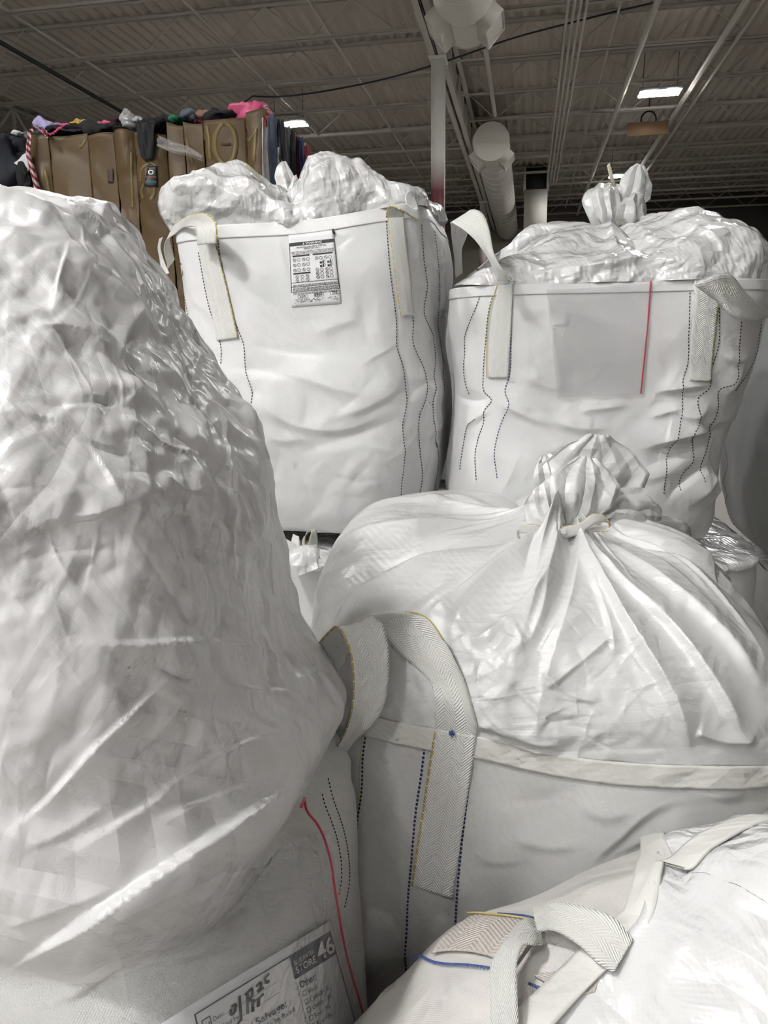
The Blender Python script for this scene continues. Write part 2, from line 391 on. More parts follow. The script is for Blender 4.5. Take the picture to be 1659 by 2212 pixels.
# pipes and conduits that run along the hall under the joists
def pipe(u, z, r, v0, v1, label, cat='pipe', mat=None, group=None, name='roof_pipe'):
    mb = MB().tube([(0, 0, 0), (0, v1 - v0, 0)], r, 8)
    o = hall_mesh(mb, name, mat or M_steel, u, v0, z); return tag(o, label, cat, group)
ZJ = DECK_Z - .56
pipe(-.8, ZJ - .001, .04, 11.4, 17.2, 'fat pale pipe that ends above the round duct cap', name='sprinkler_pipe')
for k in range(4):
    pipe(.42 + k * .085, ZJ - .035, .022, 5, 24.2, 'thin conduit, one of four parallel conduits clipped under the joists', 'conduit', None, 'bundle of four conduits under the roof', 'conduit')
pipe(1.62, ZJ - .06, .05, 5, 30, 'pale pipe under the roof passing left of the larger lit lamp', name='sprinkler_pipe')
pipe(2.83, ZJ - .06, .055, 5, 30, 'thick pale pipe in the pair of pipes right of lit lamp', name='sprinkler_pipe')
pipe(3.06, ZJ - .05, .035, 5, 30, 'thinner pale pipe in the pair of pipes right of lit lamp', name='sprinkler_pipe')
pipe(-7.95, ZJ - .08, .035, 5, 24, 'dark pipe slanting down toward the clothes on the cardboard bale', mat=M_dark, name='sprinkler_pipe')
for k, (u, l) in enumerate(((-7.3, 'thin bracing rod under the roof nearest the far girder joint'), (-4.77, 'thin bracing rod under the roof above the yellow cloth'), (-3.1, 'thin bracing rod above pink satin cloth'), (1.15, 'thin bracing rod between conduits and larger lit lamp'))):
    pipe(u, ZJ + .03, .02, 6, 29, l, 'bracing rod', name='bracing_rod')
# sagging black cable
def cable(pts, r, label, name='cable'):
    w = [atY(*p) for p in pts]; c = polycurve(w, 50)
    mb = MB().tube(c, r, 6); o = mesh_obj(name, mb.v, mb.f, M_dark, None, loc=w[0]); return tag(o, label, 'cable')
cable([(545, 208, 13.2), (600, 209, 12.9), (740, 190, 13.1), (900, 152, 13.0), (985, 125, 12.9), (1110, 82, 12.7), (1230, 50, 12.5), (1330, 25, 12.4), (1424, 3, 12.3)], .014, 'sagging dark cable slung across the roof past the column')
cable([(480, 258, 13.4), (510, 235, 13.3), (545, 208, 13.2)], .012, 'short dark cable dropping from the roof toward pink satin cloth')
mb = MB(); c = atY(1401, 258, 17.6)
mb.tube([c + np.array([.16 * math.cos(a), 0, .16 * math.sin(a)]) for a in np.linspace(0, 2 * math.pi, 25)], .018, 6, cap=False)
mb.tube([c + np.array([0, 0, .16]), c + np.array([0, 0, 1.0])], .012, 5)
tag(mesh_obj('cable_coil', mb.v, mb.f, M_dark, None, loc=c), 'dark coiled cable loop hanging under the roof below larger lit lamp', 'cable')
mb = MB().box(-.42, .42, -.02, .02, 0, .26)
c = atY(1398, 292, 17.4); u, v = to_hall(c)
tag(hall_mesh(mb, 'cardboard_sign', plain('brown_board', (.32, .2, .11), .8), u, v, c[2]), 'faint brown board hanging in roof beneath coiled cable', 'board')
# high bay lamps
M_lamp_body = plain('lamp_body', (.6, .6, .6), .4)
def lamp(u, v, k, label):
    t = thing('high_bay_lamp', label, 'lamp', hall(u, v, 6.12), 'high bay lamps', ALPHA)
    hall_mesh(MB().box(-.37, .37, -.2, .2, .012, .07), 'housing', M_lamp_body, parent=t)
    m = emit('lamp_light', (1, .995, .99), LAMP_STRENGTH * k)
    hall_mesh(MB().box(-.355, .355, -.185, .185, 0, .012), 'diffuser', m, parent=t)
    for s in (-.3, .3): hall_mesh(MB().tube([(s, 0, .07), (s, 0, DECK_Z - 6.12 - .01)], .006, 5), 'hanger_rod', M_dark, parent=t)
LL = {0: 'lit rectangular high bay lamp high over the knotted bag with red-zipped pouch', 1: 'small far lit lamp behind the knotted tuft', 2: 'small lit lamp just above the row of hanging garments'}
for k, (u, v, s) in enumerate(LAMPS):
    lamp(u, v, s, LL.get(k, 'lit high bay lamp outside the picture, among grid lamps and added fill'))

# ------------------------------------------------------------------ cloth surfaces
def grid_normals(P, closed):
    if closed: du = np.roll(P, -1, 1) - np.roll(P, 1, 1)
    else: du = np.gradient(P, axis=1)
    dv = np.gradient(P, axis=0)
    n = np.cross(du, dv); n /= np.linalg.norm(n, axis=-1, keepdims=True) + 1e-12
    return n
class Surf:
    """a cloth grid; P0 the smooth form, P the creased one"""
    def __init__(s, P, closed=True):
        s.P0 = np.array(P, float); s.P = s.P0.copy(); s.closed = closed
        s.N0 = grid_normals(s.P0, closed); s.Nn = s.N0
        s.px, s.dep = proj(s.P0)
        s.front = np.einsum('ijk,ijk->ij', s.N0, CAM - s.P0) > 0
    def disp(s, h, along=None):
        s.P = s.P + s.N0 * h[..., None]
    def refresh(s): s.Nn = grid_normals(s.P, s.closed)
    def _bil(s, A, uv):
        nv, nu = A.shape[:2]
        i = np.clip(uv[:, 0], 0, nv - 1.001); j = uv[:, 1]
        j = np.mod(j, nu) if s.closed else np.clip(j, 0, nu - 1.001)
        i0 = i.astype(int); j0 = j.astype(int); fi = i - i0; fj = j - j0
        j1 = (j0 + 1) % nu if s.closed else j0 + 1
        if A.ndim == 3: fi = fi[:, None]; fj = fj[:, None]
        return A[i0, j0] * (1-fi)*(1-fj) + A[i0+1, j0]*fi*(1-fj) + A[i0, j1]*(1-fi)*fj + A[i0+1, j1]*fi*fj
    def uv(s, pxy, it=10):
        q = np.asarray(pxy, float).reshape(-1, 2)
        step = 3
        sub = s.px[::step, ::step]; fr = s.front[::step, ::step]; dp = s.dep[::step, ::step]
        cost0 = np.where(fr, 0, 1e6) + 6 * dp
        uv = np.zeros((len(q), 2))
        pick = np.unique(np.r_[np.arange(0, len(q), max(1, len(q) // 400)), len(q) - 1])
        res = []
        for k in pick:
            c = np.hypot(sub[..., 0] - q[k, 0], sub[..., 1] - q[k, 1]) + cost0
            a = np.unravel_index(np.argmin(c), c.shape); res.append((a[0] * step, a[1] * step))
        res = np.array(res, float)
        # nearest picked start for every query
        for c0 in range(0, len(q), 2000):
            d = np.linalg.norm(q[c0:c0+2000, None] - q[pick][None], axis=-1)
            uv[c0:c0+2000] = res[np.argmin(d, 1)]
        for _ in range(it):
            f0 = s._bil(s.px, uv); e = q - f0
            fu = (s._bil(s.px, uv + [.6, 0]) - s._bil(s.px, uv - [.6, 0])) / 1.2
            fv = (s._bil(s.px, uv + [0, .6]) - s._bil(s.px, uv - [0, .6])) / 1.2
            det = fu[:, 0]*fv[:, 1] - fu[:, 1]*fv[:, 0]; det = np.where(np.abs(det) < 1e-3, 1e-3, det)
            d = np.stack([(e[:, 0]*fv[:, 1] - e[:, 1]*fv[:, 0]) / det, (fu[:, 0]*e[:, 1] - fu[:, 1]*e[:, 0]) / det], -1)
            uv += np.clip(d, -6, 6) * .9
        return uv
    def near(s, px, py, off=0.0):
        c = np.hypot(s.px[..., 0] - px, s.px[..., 1] - py) + np.where(s.front, 0, 1e5) + 6 * s.dep
        a = np.unravel_index(np.argmin(c), c.shape); return s.P[a] + s.N0[a] * off
    def at(s, pxy, off=0.0, smooth=False):
        uv = s.uv(pxy)
        p = s._bil(s.P0 if smooth else s.P, uv); n = s._bil(s.N0, uv); n /= np.linalg.norm(n, axis=1)[:, None] + 1e-9
        return p + n * off, n
    def mesh(s, name, mat, parent, uv=None, cap_top=False, cap_bottom=False, rows=None):
        nv, nu = s.P.shape[:2]
        if uv is None:
            du = np.linalg.norm(np.diff(s.P0, axis=1), axis=-1).mean(0); dv = np.linalg.norm(np.diff(s.P0, axis=0), axis=-1).mean(1)
            U = np.r_[0, np.cumsum(du)]; V = np.r_[0, np.cumsum(dv)]
            uv = np.stack(np.broadcast_arrays(U[None, :], V[:, None]), -1)
        F = grid_faces(nv, nu, s.closed)
        return mesh_obj(name, s.P.reshape(-1, 3), F, mat, parent, uv=uv.reshape(-1, 2))

def creases(s, seed, n, L, w, amp, mask=None, where=None, sharp=True):
    """crumples the cloth: many straight creases, each raising or sinking a strip with a sharp ridge"""
    rng = np.random.default_rng(seed)
    P = s.P0.reshape(-1, 3); Nn = s.N0.reshape(-1, 3); h = np.zeros(len(P))
    m = np.ones(len(P)) if mask is None else mask.ravel()
    cand = np.flatnonzero((s.front.ravel() if where is None else where.ravel()) & (m > .05))
    if len(cand) == 0: return
    for _ in range(n):
        k = cand[rng.integers(len(cand))]; c = P[k]; nn = Nn[k]
        d = rng.normal(size=3); d -= nn * (d @ nn); d /= np.linalg.norm(d); b = np.cross(nn, d)
        l = rng.uniform(*L); ww = rng.uniform(*w); a = rng.uniform(*amp) * rng.choice([-1, 1])
        Q = P - c; sel = np.flatnonzero((np.abs(Q) < 2.4 * l).all(1)); Q = Q[sel]
        al = Q @ d; ac = Q @ b + rng.normal() * .6 / l * al**2 * .25; ou = Q @ nn
        env = np.exp(-(al / l)**2 * 2) * np.exp(-(ou / (l * .8))**2)
        wa, wb = ww, ww * rng.uniform(.5, 2.5)
        x = np.where(ac > 0, ac / wa, -ac / wb)
        prof = np.exp(-x) if sharp else np.exp(-x * x)
        h[sel] += a * env * prof
    s.disp((h * m).reshape(s.P.shape[:2]))

def facets(s, seed, d, slope, curv, sign=-1, mask=None, amp=1.0):
    """crumpled film: a patchwork of slightly dished facets meeting in sharp ridges (sign -1) or grooves (+1)"""
    rng = np.random.default_rng(seed); nv, nu = s.P0.shape[:2]
    a_, b_ = grid_normals(s.P0, s.closed), None
    du = np.linalg.norm(np.roll(s.P0, -1, 1) - s.P0, axis=-1); dv = np.linalg.norm(np.diff(s.P0, axis=0, append=s.P0[-1:]), axis=-1)
    ar = np.minimum(du * dv, 1e-3); area = ar.sum(); K = max(8, int(area / d**2))
    idx = rng.choice(nv * nu, K, p=(ar / area).ravel()); C = s.P0.reshape(-1, 3)[idx]; g = rng.normal(size=(K, 3)) * slope; a0 = rng.normal(size=K) * .12 * d * slope; ss = curv / d
    h = np.zeros((nv, nu)); B = 20
    for i in range(0, nv, B):
        for j in range(0, nu, B):
            p = s.P0[i:i+B, j:j+B].reshape(-1, 3); c = p.mean(0); rad = np.linalg.norm(p - c, axis=1).max() + 2.6 * d
            k = np.flatnonzero(np.linalg.norm(C - c, axis=1) < rad)
            if len(k) == 0: continue
            D = p[:, None] - C[k][None]
            v = (a0[k] + np.einsum('pkc,kc->pk', D, g[k]) - (ss + slope * .38 / d) * (D**2).sum(-1)).max(1)
            h[i:i+B, j:j+B] = v.reshape(s.P0[i:i+B, j:j+B].shape[:2])
    h = sign * (h - np.median(h)); h = np.clip(h, -1.2 * d * (slope + curv), 1.2 * d * (slope + curv)) * amp
    s.disp(h if mask is None else h * mask)

def zigzag(s, seed, n, lam, slope, mask=None, patch=1.0):
    """crumples the cloth into flat facets: straight zigzag folds of many directions, each living in its own patches"""
    rng = np.random.default_rng(seed); P = s.P0; h = np.zeros(P.shape[:2])
    for _ in range(n):
        l = math.exp(rng.uniform(math.log(lam[0]), math.log(lam[1]))); d = rng.normal(size=3); d /= np.linalg.norm(d); e = rng.normal(size=(3, 3)); ph = rng.uniform(0, 6.28, 8)
        x = P @ d / l + .22 * np.sin(P @ e[0] * 1.1 / l + ph[0]) + .30 * np.sin(P @ e[1] * .45 / l + ph[1]) + ph[2]
        tri = np.abs(np.mod(x, 2) - 1)
        q = 1.5 / (l * patch); m = np.sin(P @ rng.normal(size=3) * q * .8 + ph[3]) + np.sin(P @ rng.normal(size=3) * q + ph[4]) + np.sin(P @ rng.normal(size=3) * q * .6 + ph[5])
        h += (tri - .5) * l * slope * rng.uniform(.6, 1.3) * sstep(-.2, 1.0, m)
    s.disp(h if mask is None else h * mask)

def fold(s, pts, w1, w2, amp, ends=(.4, .4), sharp=.5):
    """one fold of the cloth along a line (given where the photograph shows it), w1/w2 its widths on either side (px)"""
    c = polycurve(pts, 40); seg = np.diff(c, axis=0); nseg = len(seg)
    sub = np.flatnonzero(s.front.ravel() & (s.px[..., 0].ravel() > c[:, 0].min() - 4*max(w1, w2)) & (s.px[..., 0].ravel() < c[:, 0].max() + 4*max(w1, w2))
                         & (s.px[..., 1].ravel() > c[:, 1].min() - 4*max(w1, w2)) & (s.px[..., 1].ravel() < c[:, 1].max() + 4*max(w1, w2)))
    if len(sub) == 0: return
    q = s.px.reshape(-1, 2)[sub]
    best = np.full(len(q), 1e9); sd = np.zeros(len(q)); tt = np.zeros(len(q))
    for k in range(nseg):
        r = q - c[k]; L2 = seg[k] @ seg[k] + 1e-9
        t = np.clip((r @ seg[k]) / L2, 0, 1); d = r - t[:, None] * seg[k]; dist = np.hypot(d[:, 0], d[:, 1])
        sg = np.sign(seg[k][0] * r[:, 1] - seg[k][1] * r[:, 0])
        up = dist < best; best = np.where(up, dist, best); sd = np.where(up, dist * sg, sd); tt = np.where(up, (k + t) / nseg, tt)
    x = np.where(sd > 0, sd / w1, -sd / w2)
    prof = sharp * np.exp(-x * 1.3) + (1 - sharp) * np.exp(-x * x)
    env = sstep(0, ends[0] + 1e-6, tt) * sstep(0, ends[1] + 1e-6, 1 - tt)
    h = np.zeros(s.P.shape[0] * s.P.shape[1]); h[sub] = amp * prof * env
    s.disp(h.reshape(s.P.shape[:2]))

def pxmask(s, boxes, soft=25):
    """1 everywhere, falling to `keep` inside the listed image-region boxes of the surface"""
    m = np.ones(s.P.shape[:2]); x, y = s.px[..., 0], s.px[..., 1]
    for (x0, y0, x1, y1, keep) in boxes:
        k = sstep(x0 - soft, x0, x) * sstep(x1 + soft, x1, x) * sstep(y0 - soft, y0, y) * sstep(y1 + soft, y1, y)
        m *= 1 - (1 - keep) * k
    return m

def ring_shape(n, e, yaw, asp=1.0):
    t = np.linspace(0, 2 * math.pi, 4001)
    x = np.sign(np.cos(t)) * np.abs(np.cos(t))**(2 / e); y = asp * np.sign(np.sin(t)) * np.abs(np.sin(t))**(2 / e)
    L = np.r_[0, np.cumsum(np.hypot(np.diff(x), np.diff(y)))]
    f = np.linspace(0, 1, n, endpoint=False); f = f + .62 * np.sin(2 * math.pi * f) / (2 * math.pi)     # closer spaced on the near side
    q = f * L[-1] + L[-1] * (.25 - yaw / (2 * math.pi))
    q = np.mod(q, L[-1])
    x = np.interp(q, L, x); y = np.interp(q, L, y)
    c, s_ = math.cos(yaw), math.sin(yaw)
    return np.stack([x * c - y * s_, x * s_ + y * c], -1)
def outline_rings(rows, nv, nu, yaw, e=4.0, asp=1.0):
    """rings of a standing bag: every row gives height (as seen at plane Y), and how far the sides reach; rows bottom to top:
    (py, left px, right px, Y, squareness)"""
    rows = np.asarray(rows, float)
    k = np.r_[0, np.cumsum(np.abs(np.diff(rows[:, 0])) + 8 + .3*np.abs(np.diff(rows[:, 2])))]
    R_ = interp(k, rows, np.linspace(0, k[-1], nv))
    out = np.zeros((nv, nu, 3))
    for i, (py, l, r, Y, ee) in enumerate(R_):
        sh = ring_shape(nu, ee, yaw, asp)
        cx = atY((l + r) / 2, py, Y); s_ = (r - l) / F_PX * Y / 2 / np.abs(sh[:, 0]).max(); X = cx[0]
        for _ in range(8):
            ring = np.c_[X + s_ * sh[:, 0], Y + s_ * sh[:, 1], np.full(nu, cx[2])]
            q, dz = proj(ring); mn, mxx = q[:, 0].min(), q[:, 0].max()
            s_ *= 1 + .8 * ((r - l) / (mxx - mn) - 1); X += ((l + r) - (mn + mxx)) / 2 / F_PX * Y
        out[i] = ring
    return out
def with_bottom(P, n=7):
    c = P[0].mean(0); rows = []
    for t in np.linspace(.05, 1, n):
        rr = c + (P[0] - c) * t; rr[:, 2] = P[0][:, 2] - .012 * (1 - t); rows.append(rr)
    return np.concatenate([np.array(rows[:-1]), P])
def angle_to(P2, c):
    return np.arctan2(P2[:, 1] - c[1], P2[:, 0] - c[0])
def dome(rim, knot, H, nv, e=2.2, bulge=0.0, dip=(.55, 1.0), rend=.05, bz=0.0):
    """tied top: rises from the rim, rounds over and gathers into the knot"""
    rim = np.asarray(rim); nu = len(rim); out = np.zeros((nv, nu, 3))
    H = np.broadcast_to(np.asarray(H, float), (nu,)); bulge = np.broadcast_to(np.asarray(bulge, float), (nu,)); e = np.broadcast_to(np.asarray(e, float), (nu,))
    for i, t in enumerate(np.linspace(0, 1, nv)):
        a = t * math.pi / 2
        rf = rend + (1 - rend) * max(0, math.cos(a))**(2 / e); zf = math.sin(a)**(2 / e)
        rf = rf * (1 + bulge * math.sin(min(1, t / .75) * math.pi))
        xy = knot[:2] + (rim[:, :2] - knot[:2]) * np.asarray(rf)[..., None]
        z = rim[:, 2] + H * zf
        k = sstep(dip[0], dip[1], t)
        out[i, :, :2] = xy; out[i, :, 2] = z * (1 - k) + knot[2] * k
    return out
# ---- things sewn onto or lying on a surface
def quad_px(q, s, t):
    q = np.asarray(q, float)          # TL, TR, BR, BL ; s across, t down
    s = np.asarray(s)[..., None]; t = np.asarray(t)[..., None]
    return (q[0]*(1-s)+q[1]*s)*(1-t) + (q[3]*(1-s)+q[2]*s)*t
def sheet(Pg, Ng, th):
    """closed thin sheet from a grid of points"""
    ny, nx = Pg.shape[:2]; n = nx * ny
    V = np.concatenate([(Pg + Ng * th).reshape(-1, 3), Pg.reshape(-1, 3)])
    f = grid_faces(ny, nx, False); F = [f, f[:, ::-1] + n]
    b = np.r_[np.arange(nx), np.arange(1, ny) * nx + nx - 1, (ny - 1) * nx + np.arange(nx - 2, -1, -1), np.arange(ny - 2, 0, -1) * nx]
    b2 = np.roll(b, -1)
    F.append(np.stack([b, b + n, b2 + n, b2], -1))
    return V, np.concatenate(F)
def orient(Pg, Ng):
    # the grid's own winding must agree with the outward normal
    n = np.cross(np.gradient(Pg, axis=1), np.gradient(Pg, axis=0))
    return (n * Ng).sum() > 0
def patch(surf, quad, nx, ny, off, th, name, mat, parent, width=None, smooth=False, curve=None, wrinkle=0.0, byuv=False):
    """a cloth or paper patch lying on the surface between four corners"""
    S, T = np.meshgrid(np.linspace(0, 1, nx), np.linspace(0, 1, ny))
    px = quad_px(quad, S.ravel(), T.ravel()) if curve is None else curve(S.ravel(), T.ravel())
    if byuv:
        cu = surf.uv(np.asarray(quad, float)); u_ = quad_px(cu, S.ravel(), T.ravel()); p = surf._bil(surf.P, u_); n = surf._bil(surf.N0, u_); n /= np.linalg.norm(n, axis=1)[:, None]; p = p + n * off
    else: p, n = surf.at(px, off, smooth)
    p = p.reshape(ny, nx, 3); n = n.reshape(ny, nx, 3)
    if wrinkle:
        w_s = Surf(p, False); w_s.N0 = n; zigzag(w_s, 909, 8, (.03, .12), wrinkle); p = w_s.P + n * .004
    uvx = np.broadcast_to(np.linspace(0, 1, nx), (ny, nx)); Lv = np.r_[0, np.cumsum(np.linalg.norm(np.diff(p[:, nx // 2], axis=0), axis=1))]
    uv = np.stack([uvx, np.broadcast_to(Lv[:, None], (ny, nx))], -1).reshape(-1, 2)
    if not orient(p, n): p = p[:, ::-1]; n = n[:, ::-1]; uv = uv.reshape(ny, nx, 2)[:, ::-1].reshape(-1, 2)
    if th <= 0: return mesh_obj(name, p.reshape(-1, 3), grid_faces(ny, nx, False), mat, parent, uv=uv)
    V, F = sheet(p, n, th)
    return mesh_obj(name, V, F, mat, parent, uv=np.concatenate([uv, uv]))
def stitch(surf, pts, mat, parent, dash=.011, gap=.008, w=.0042, off=.0015, name='stitch_line', n=None, byuv=False):
    c = polycurve(pts, n or max(20, int(np.linalg.norm(np.diff(np.asarray(pts, float), axis=0), axis=1).sum() / 3)))
    if byuv:
        u_ = polycurve(surf.uv(np.asarray(pts, float)), len(c)); p = surf._bil(surf.P, u_); nn = surf._bil(surf.N0, u_); nn /= np.linalg.norm(nn, axis=1)[:, None]; p = p + nn * off
    else: p, nn = surf.at(c, off)
    ok = np.r_[True, np.linalg.norm(np.diff(p, axis=0), axis=1) < .08]; p, nn = p[ok], nn[ok]
    L = np.r_[0, np.cumsum(np.linalg.norm(np.diff(p, axis=0), axis=1))]
    V = []; F = []
    x = 0.0
    while x + dash < L[-1]:
        a = np.array([np.interp(x, L, p[:, k]) for k in range(3)]); b = np.array([np.interp(x + dash, L, p[:, k]) for k in range(3)])
        nm = np.array([np.interp(x, L, nn[:, k]) for k in range(3)]); sd = np.cross(nm, b - a); sd *= w / 2 / (np.linalg.norm(sd) + 1e-9)
        k0 = len(V); up = nm * .0015
        V += [a - sd, a + sd, b + sd, b - sd, a - sd*.6 + up, a + sd*.6 + up, b + sd*.6 + up, b - sd*.6 + up]
        F += [(k0+4, k0+5, k0+6, k0+7), (k0, k0+1, k0+5, k0+4), (k0+1, k0+2, k0+6, k0+5), (k0+2, k0+3, k0+7, k0+6), (k0+3, k0, k0+4, k0+7)]
        x += dash + gap
    return mesh_obj(name, V, F, mat, parent, smooth=False)
def cord_on(surf, pts, r, mat, parent, name, off=.003, smooth=False):
    c = polycurve(pts, 60); p, _ = surf.at(c, off, smooth)
    mb = MB().tube(p, r, 6); return mb.obj(name, mat, parent, smooth=True)
def ribbon(nodes, mat, parent, name, n=90, nx=9, th=.0028, curl=0.0):
    """a strap: nodes of (edge A, edge B), each (px, py, Y) or a world point"""
    A = np.array([a if len(a) == 3 and abs(a[0]) < 20 else atY(*a) for a, b in nodes]); B = np.array([b if len(b) == 3 and abs(b[0]) < 20 else atY(*b) for a, b in nodes])
    mid = (A + B) / 2; s = np.r_[0, np.cumsum(np.linalg.norm(np.diff(mid, axis=0), axis=1))]
    q = np.linspace(0, s[-1], n); a = interp(s, A, q); b = interp(s, B, q)
    x = np.linspace(0, 1, nx); P_ = a[:, None] * (1 - x[None, :, None]) + b[:, None] * x[None, :, None]
    nn = np.cross(np.gradient(P_, axis=1), np.gradient(P_, axis=0)); nn /= np.linalg.norm(nn, axis=-1, keepdims=True) + 1e-9
    P_ = P_ + nn * (curl * (4 * x * (1 - x)))[None, :, None]
    m = (a + b) / 2; L = np.r_[0, np.cumsum(np.linalg.norm(np.diff(m, axis=0), axis=1))]
    uv = np.stack(np.broadcast_arrays(x[None, :], L[:, None]), -1).reshape(-1, 2)
    V, F = sheet(P_, nn, th)
    return mesh_obj(name, V, F, mat, parent, uv=np.concatenate([uv, uv]))
def tuft(base, axis, H, r0, r1, nr, seed, mat, parent, name='gathered_neck', side=None, lob=.35, nu=180, nv=60, flare=1.4, squash=1.0, creased=60, outline=None):
    """gathered cloth standing up out of the tie: a ruffled, creased open bunch"""
    rng = np.random.default_rng(seed); ax = np.asarray(axis, float); ax /= np.linalg.norm(ax)
    sx = np.array(RT) - ax * (RT @ ax) if side is None else np.asarray(side, float); sx /= np.linalg.norm(sx); sy = np.cross(ax, sx)
    th = np.linspace(0, 2 * math.pi, nu, endpoint=False); t = np.linspace(0, 1, nv)[:, None]
    ph = rng.uniform(0, 6.28, 6)
    ruff = lob * (np.sin(nr * th + ph[0]) + .6 * np.sin((nr * 2 + 1) * th + ph[1] + 1.5 * t) + .35 * np.sin((nr * 3 + 1) * th + ph[2]))
    env = t**.8
    r = r0 + (r1 - r0) * np.sin(np.clip(t, 0, 1) * math.pi / 2)**flare
    r = r * (1 + ruff * (.35 + .65 * env))
    z = H * t * (1 + .22 * np.sin(2 * th + ph[3]) * env + .16 * np.sin(5 * th + ph[4]) * env)
    if outline is not None: r = r * outline[0](th)[None, :]**env; z = z * outline[1](th)[None, :]**env
    P_ = np.asarray(base)[None, None] + (r * np.cos(th))[..., None] * sx + (r * np.sin(th) * squash)[..., None] * sy + z[..., None] * ax
    s = Surf(P_, True); w = np.ones(P_.shape[:2], bool)
    sz = r1
    creases(s, seed + 1, creased, (sz * .3, sz * 1.1), (sz * .03, sz * .14), (sz * .03, sz * .13), where=w)
    o = s.mesh(name, mat, parent)
    sm = o.modifiers.new('thickness', 'SOLIDIFY'); sm.thickness = .0012; sm.offset = 0
    return o, s

def petal(nodes, mat, parent, name, seed, bulge=.02, nu=70, nv=70, d=(.07, .03), slope=.14, npl=7, amp=.010):
    """one gathered fan of cloth, from the tie outwards; nodes (edge A, edge B) as for a ribbon"""
    A = np.array([atY(*a) for a, b in nodes]); B = np.array([atY(*b) for a, b in nodes]); mid = (A + B) / 2
    k = np.r_[0, np.cumsum(np.linalg.norm(np.diff(mid, axis=0), axis=1) + .2 * np.linalg.norm(np.diff(B - A, axis=0), axis=1))]; q = np.linspace(0, k[-1], nv)
    lin = lambda Z: .7 * np.stack([np.interp(q, k, Z[:, c]) for c in range(3)], -1) + .3 * interp(k, Z, q)
    a = lin(A); b = lin(B); x = np.linspace(0, 1, nu); t = np.linspace(0, 1, nv)[:, None]
    P_ = a[:, None] * (1 - x[None, :, None]) + b[:, None] * x[None, :, None]
    w = np.linalg.norm(b - a, axis=1)[:, None]
    nn = np.cross(np.gradient(P_, axis=1), np.gradient(P_, axis=0)); nn /= np.linalg.norm(nn, axis=-1, keepdims=True) + 1e-9
    nn = nn * np.where((nn * (CAM - P_)).sum(-1, keepdims=True) > 0, 1, -1)
    rng = np.random.default_rng(seed); ph = rng.uniform(0, 6.28, 3)
    h = bulge * np.sin(math.pi * x)[None, :] * np.sin(math.pi * np.clip(t * .9 + .1, 0, 1)) + amp * np.minimum(1, w / .06) * (2 * np.abs(np.mod(npl * x + ph[0] + .35 * t + .12 * np.sin(7 * x + ph[1]), 2) - 1) - 1) * (1 - .6 * t)
    P_ = P_ + nn * h[..., None]
    e = .06 * w[..., None] * np.sin(9 * t + ph[2])[..., None]
    s = Surf(P_, False)
    zigzag(s, seed, 5, (.06, .14), .15); zigzag(s, seed + 1, 4, (.025, .05), .12)
    o = s.mesh(name, mat, parent); sm = o.modifiers.new('thickness', 'SOLIDIFY'); sm.thickness = .0014; sm.offset = 0
    return o

M_skirt = fabric('thin_white_film', (.84, .84, .825), .30, .10, 9.0, .16, .0042, .12, .14, spec=.6, coat=.7)
M_skirt_s = fabric('glossy_white_film', (.84, .84, .835), .24, .17, 12.0, .10, .0045, .12, .10, spec=.65, coat=.9)
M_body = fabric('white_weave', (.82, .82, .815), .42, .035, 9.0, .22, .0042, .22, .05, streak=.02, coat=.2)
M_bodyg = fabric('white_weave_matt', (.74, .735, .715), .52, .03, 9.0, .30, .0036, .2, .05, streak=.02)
M_hem = fabric('folded_hem', (.80, .79, .75), .45, .10, 14, .2, .0042, .25, .05)
M_shadow_tint = fabric('grey_shaded_weave', (.38, .39, .39), .5, .03, 8, .2, .0042, .2, .05)  # shadow of the neighbouring bag put into this weave's base colour
M_strap = webbing('white_webbing')
M_strap_p = webbing('white_webbing_plain', yellow=False)
M_cord = plain('yellowish_tape', (.76, .72, .58), .6, noise=.1, nscale=60)
M_blue = plain('blue_thread', (.02, .03, .13), .6)
M_blk = plain('black_thread', (.015, .015, .02), .6)
M_bluel = plain('light_blue_thread', (.06, .11, .32), .6)
M_yel = plain('yellow_thread', (.60, .49, .17), .6)
M_red = plain('red_zip', (.62, .05, .10), .4)
M_film = clear_film('clear_pouch_film', .10)
M_paper = plain('paper', (.82, .82, .83), .5)
M_ink = plain('print_ink', (.02, .02, .024), .5)
M_inkblue = plain('dark_blue_print', (.045, .055, .085), .5)
M_white = plain('white_print', (.85, .85, .86), .5)
YB = ALPHA
BAGG = 'white woven bulk bags'

# ================================================================== bag with the warning label (upper row, middle)
def hem_band(surf, rows, name, mat, parent, off=.004, th=.003):
    """the folded hem just under the rim"""
    i0, i1 = rows
    P_ = surf.P[i0:i1] + surf.N0[i0:i1] * off
    Nn = surf.N0[i0:i1]; nv, nu = P_.shape[:2]
    Q = P_ + Nn * th
    V = np.concatenate([P_.reshape(-1, 3), Q.reshape(-1, 3)]); n = nv * nu
    F = [grid_faces(nv, nu, True)[:, ::-1], grid_faces(nv, nu, True) + n]
    j = np.arange(nu); j2 = (j + 1) % nu
    F.append(np.stack([j, j2, j2 + n, j + n], -1)); a = (nv - 1) * nu
    F.append(np.stack([a + j2, a + j, a + j + n, a + j2 + n], -1))
    return mesh_obj(name, V, np.concatenate(F), mat, parent)

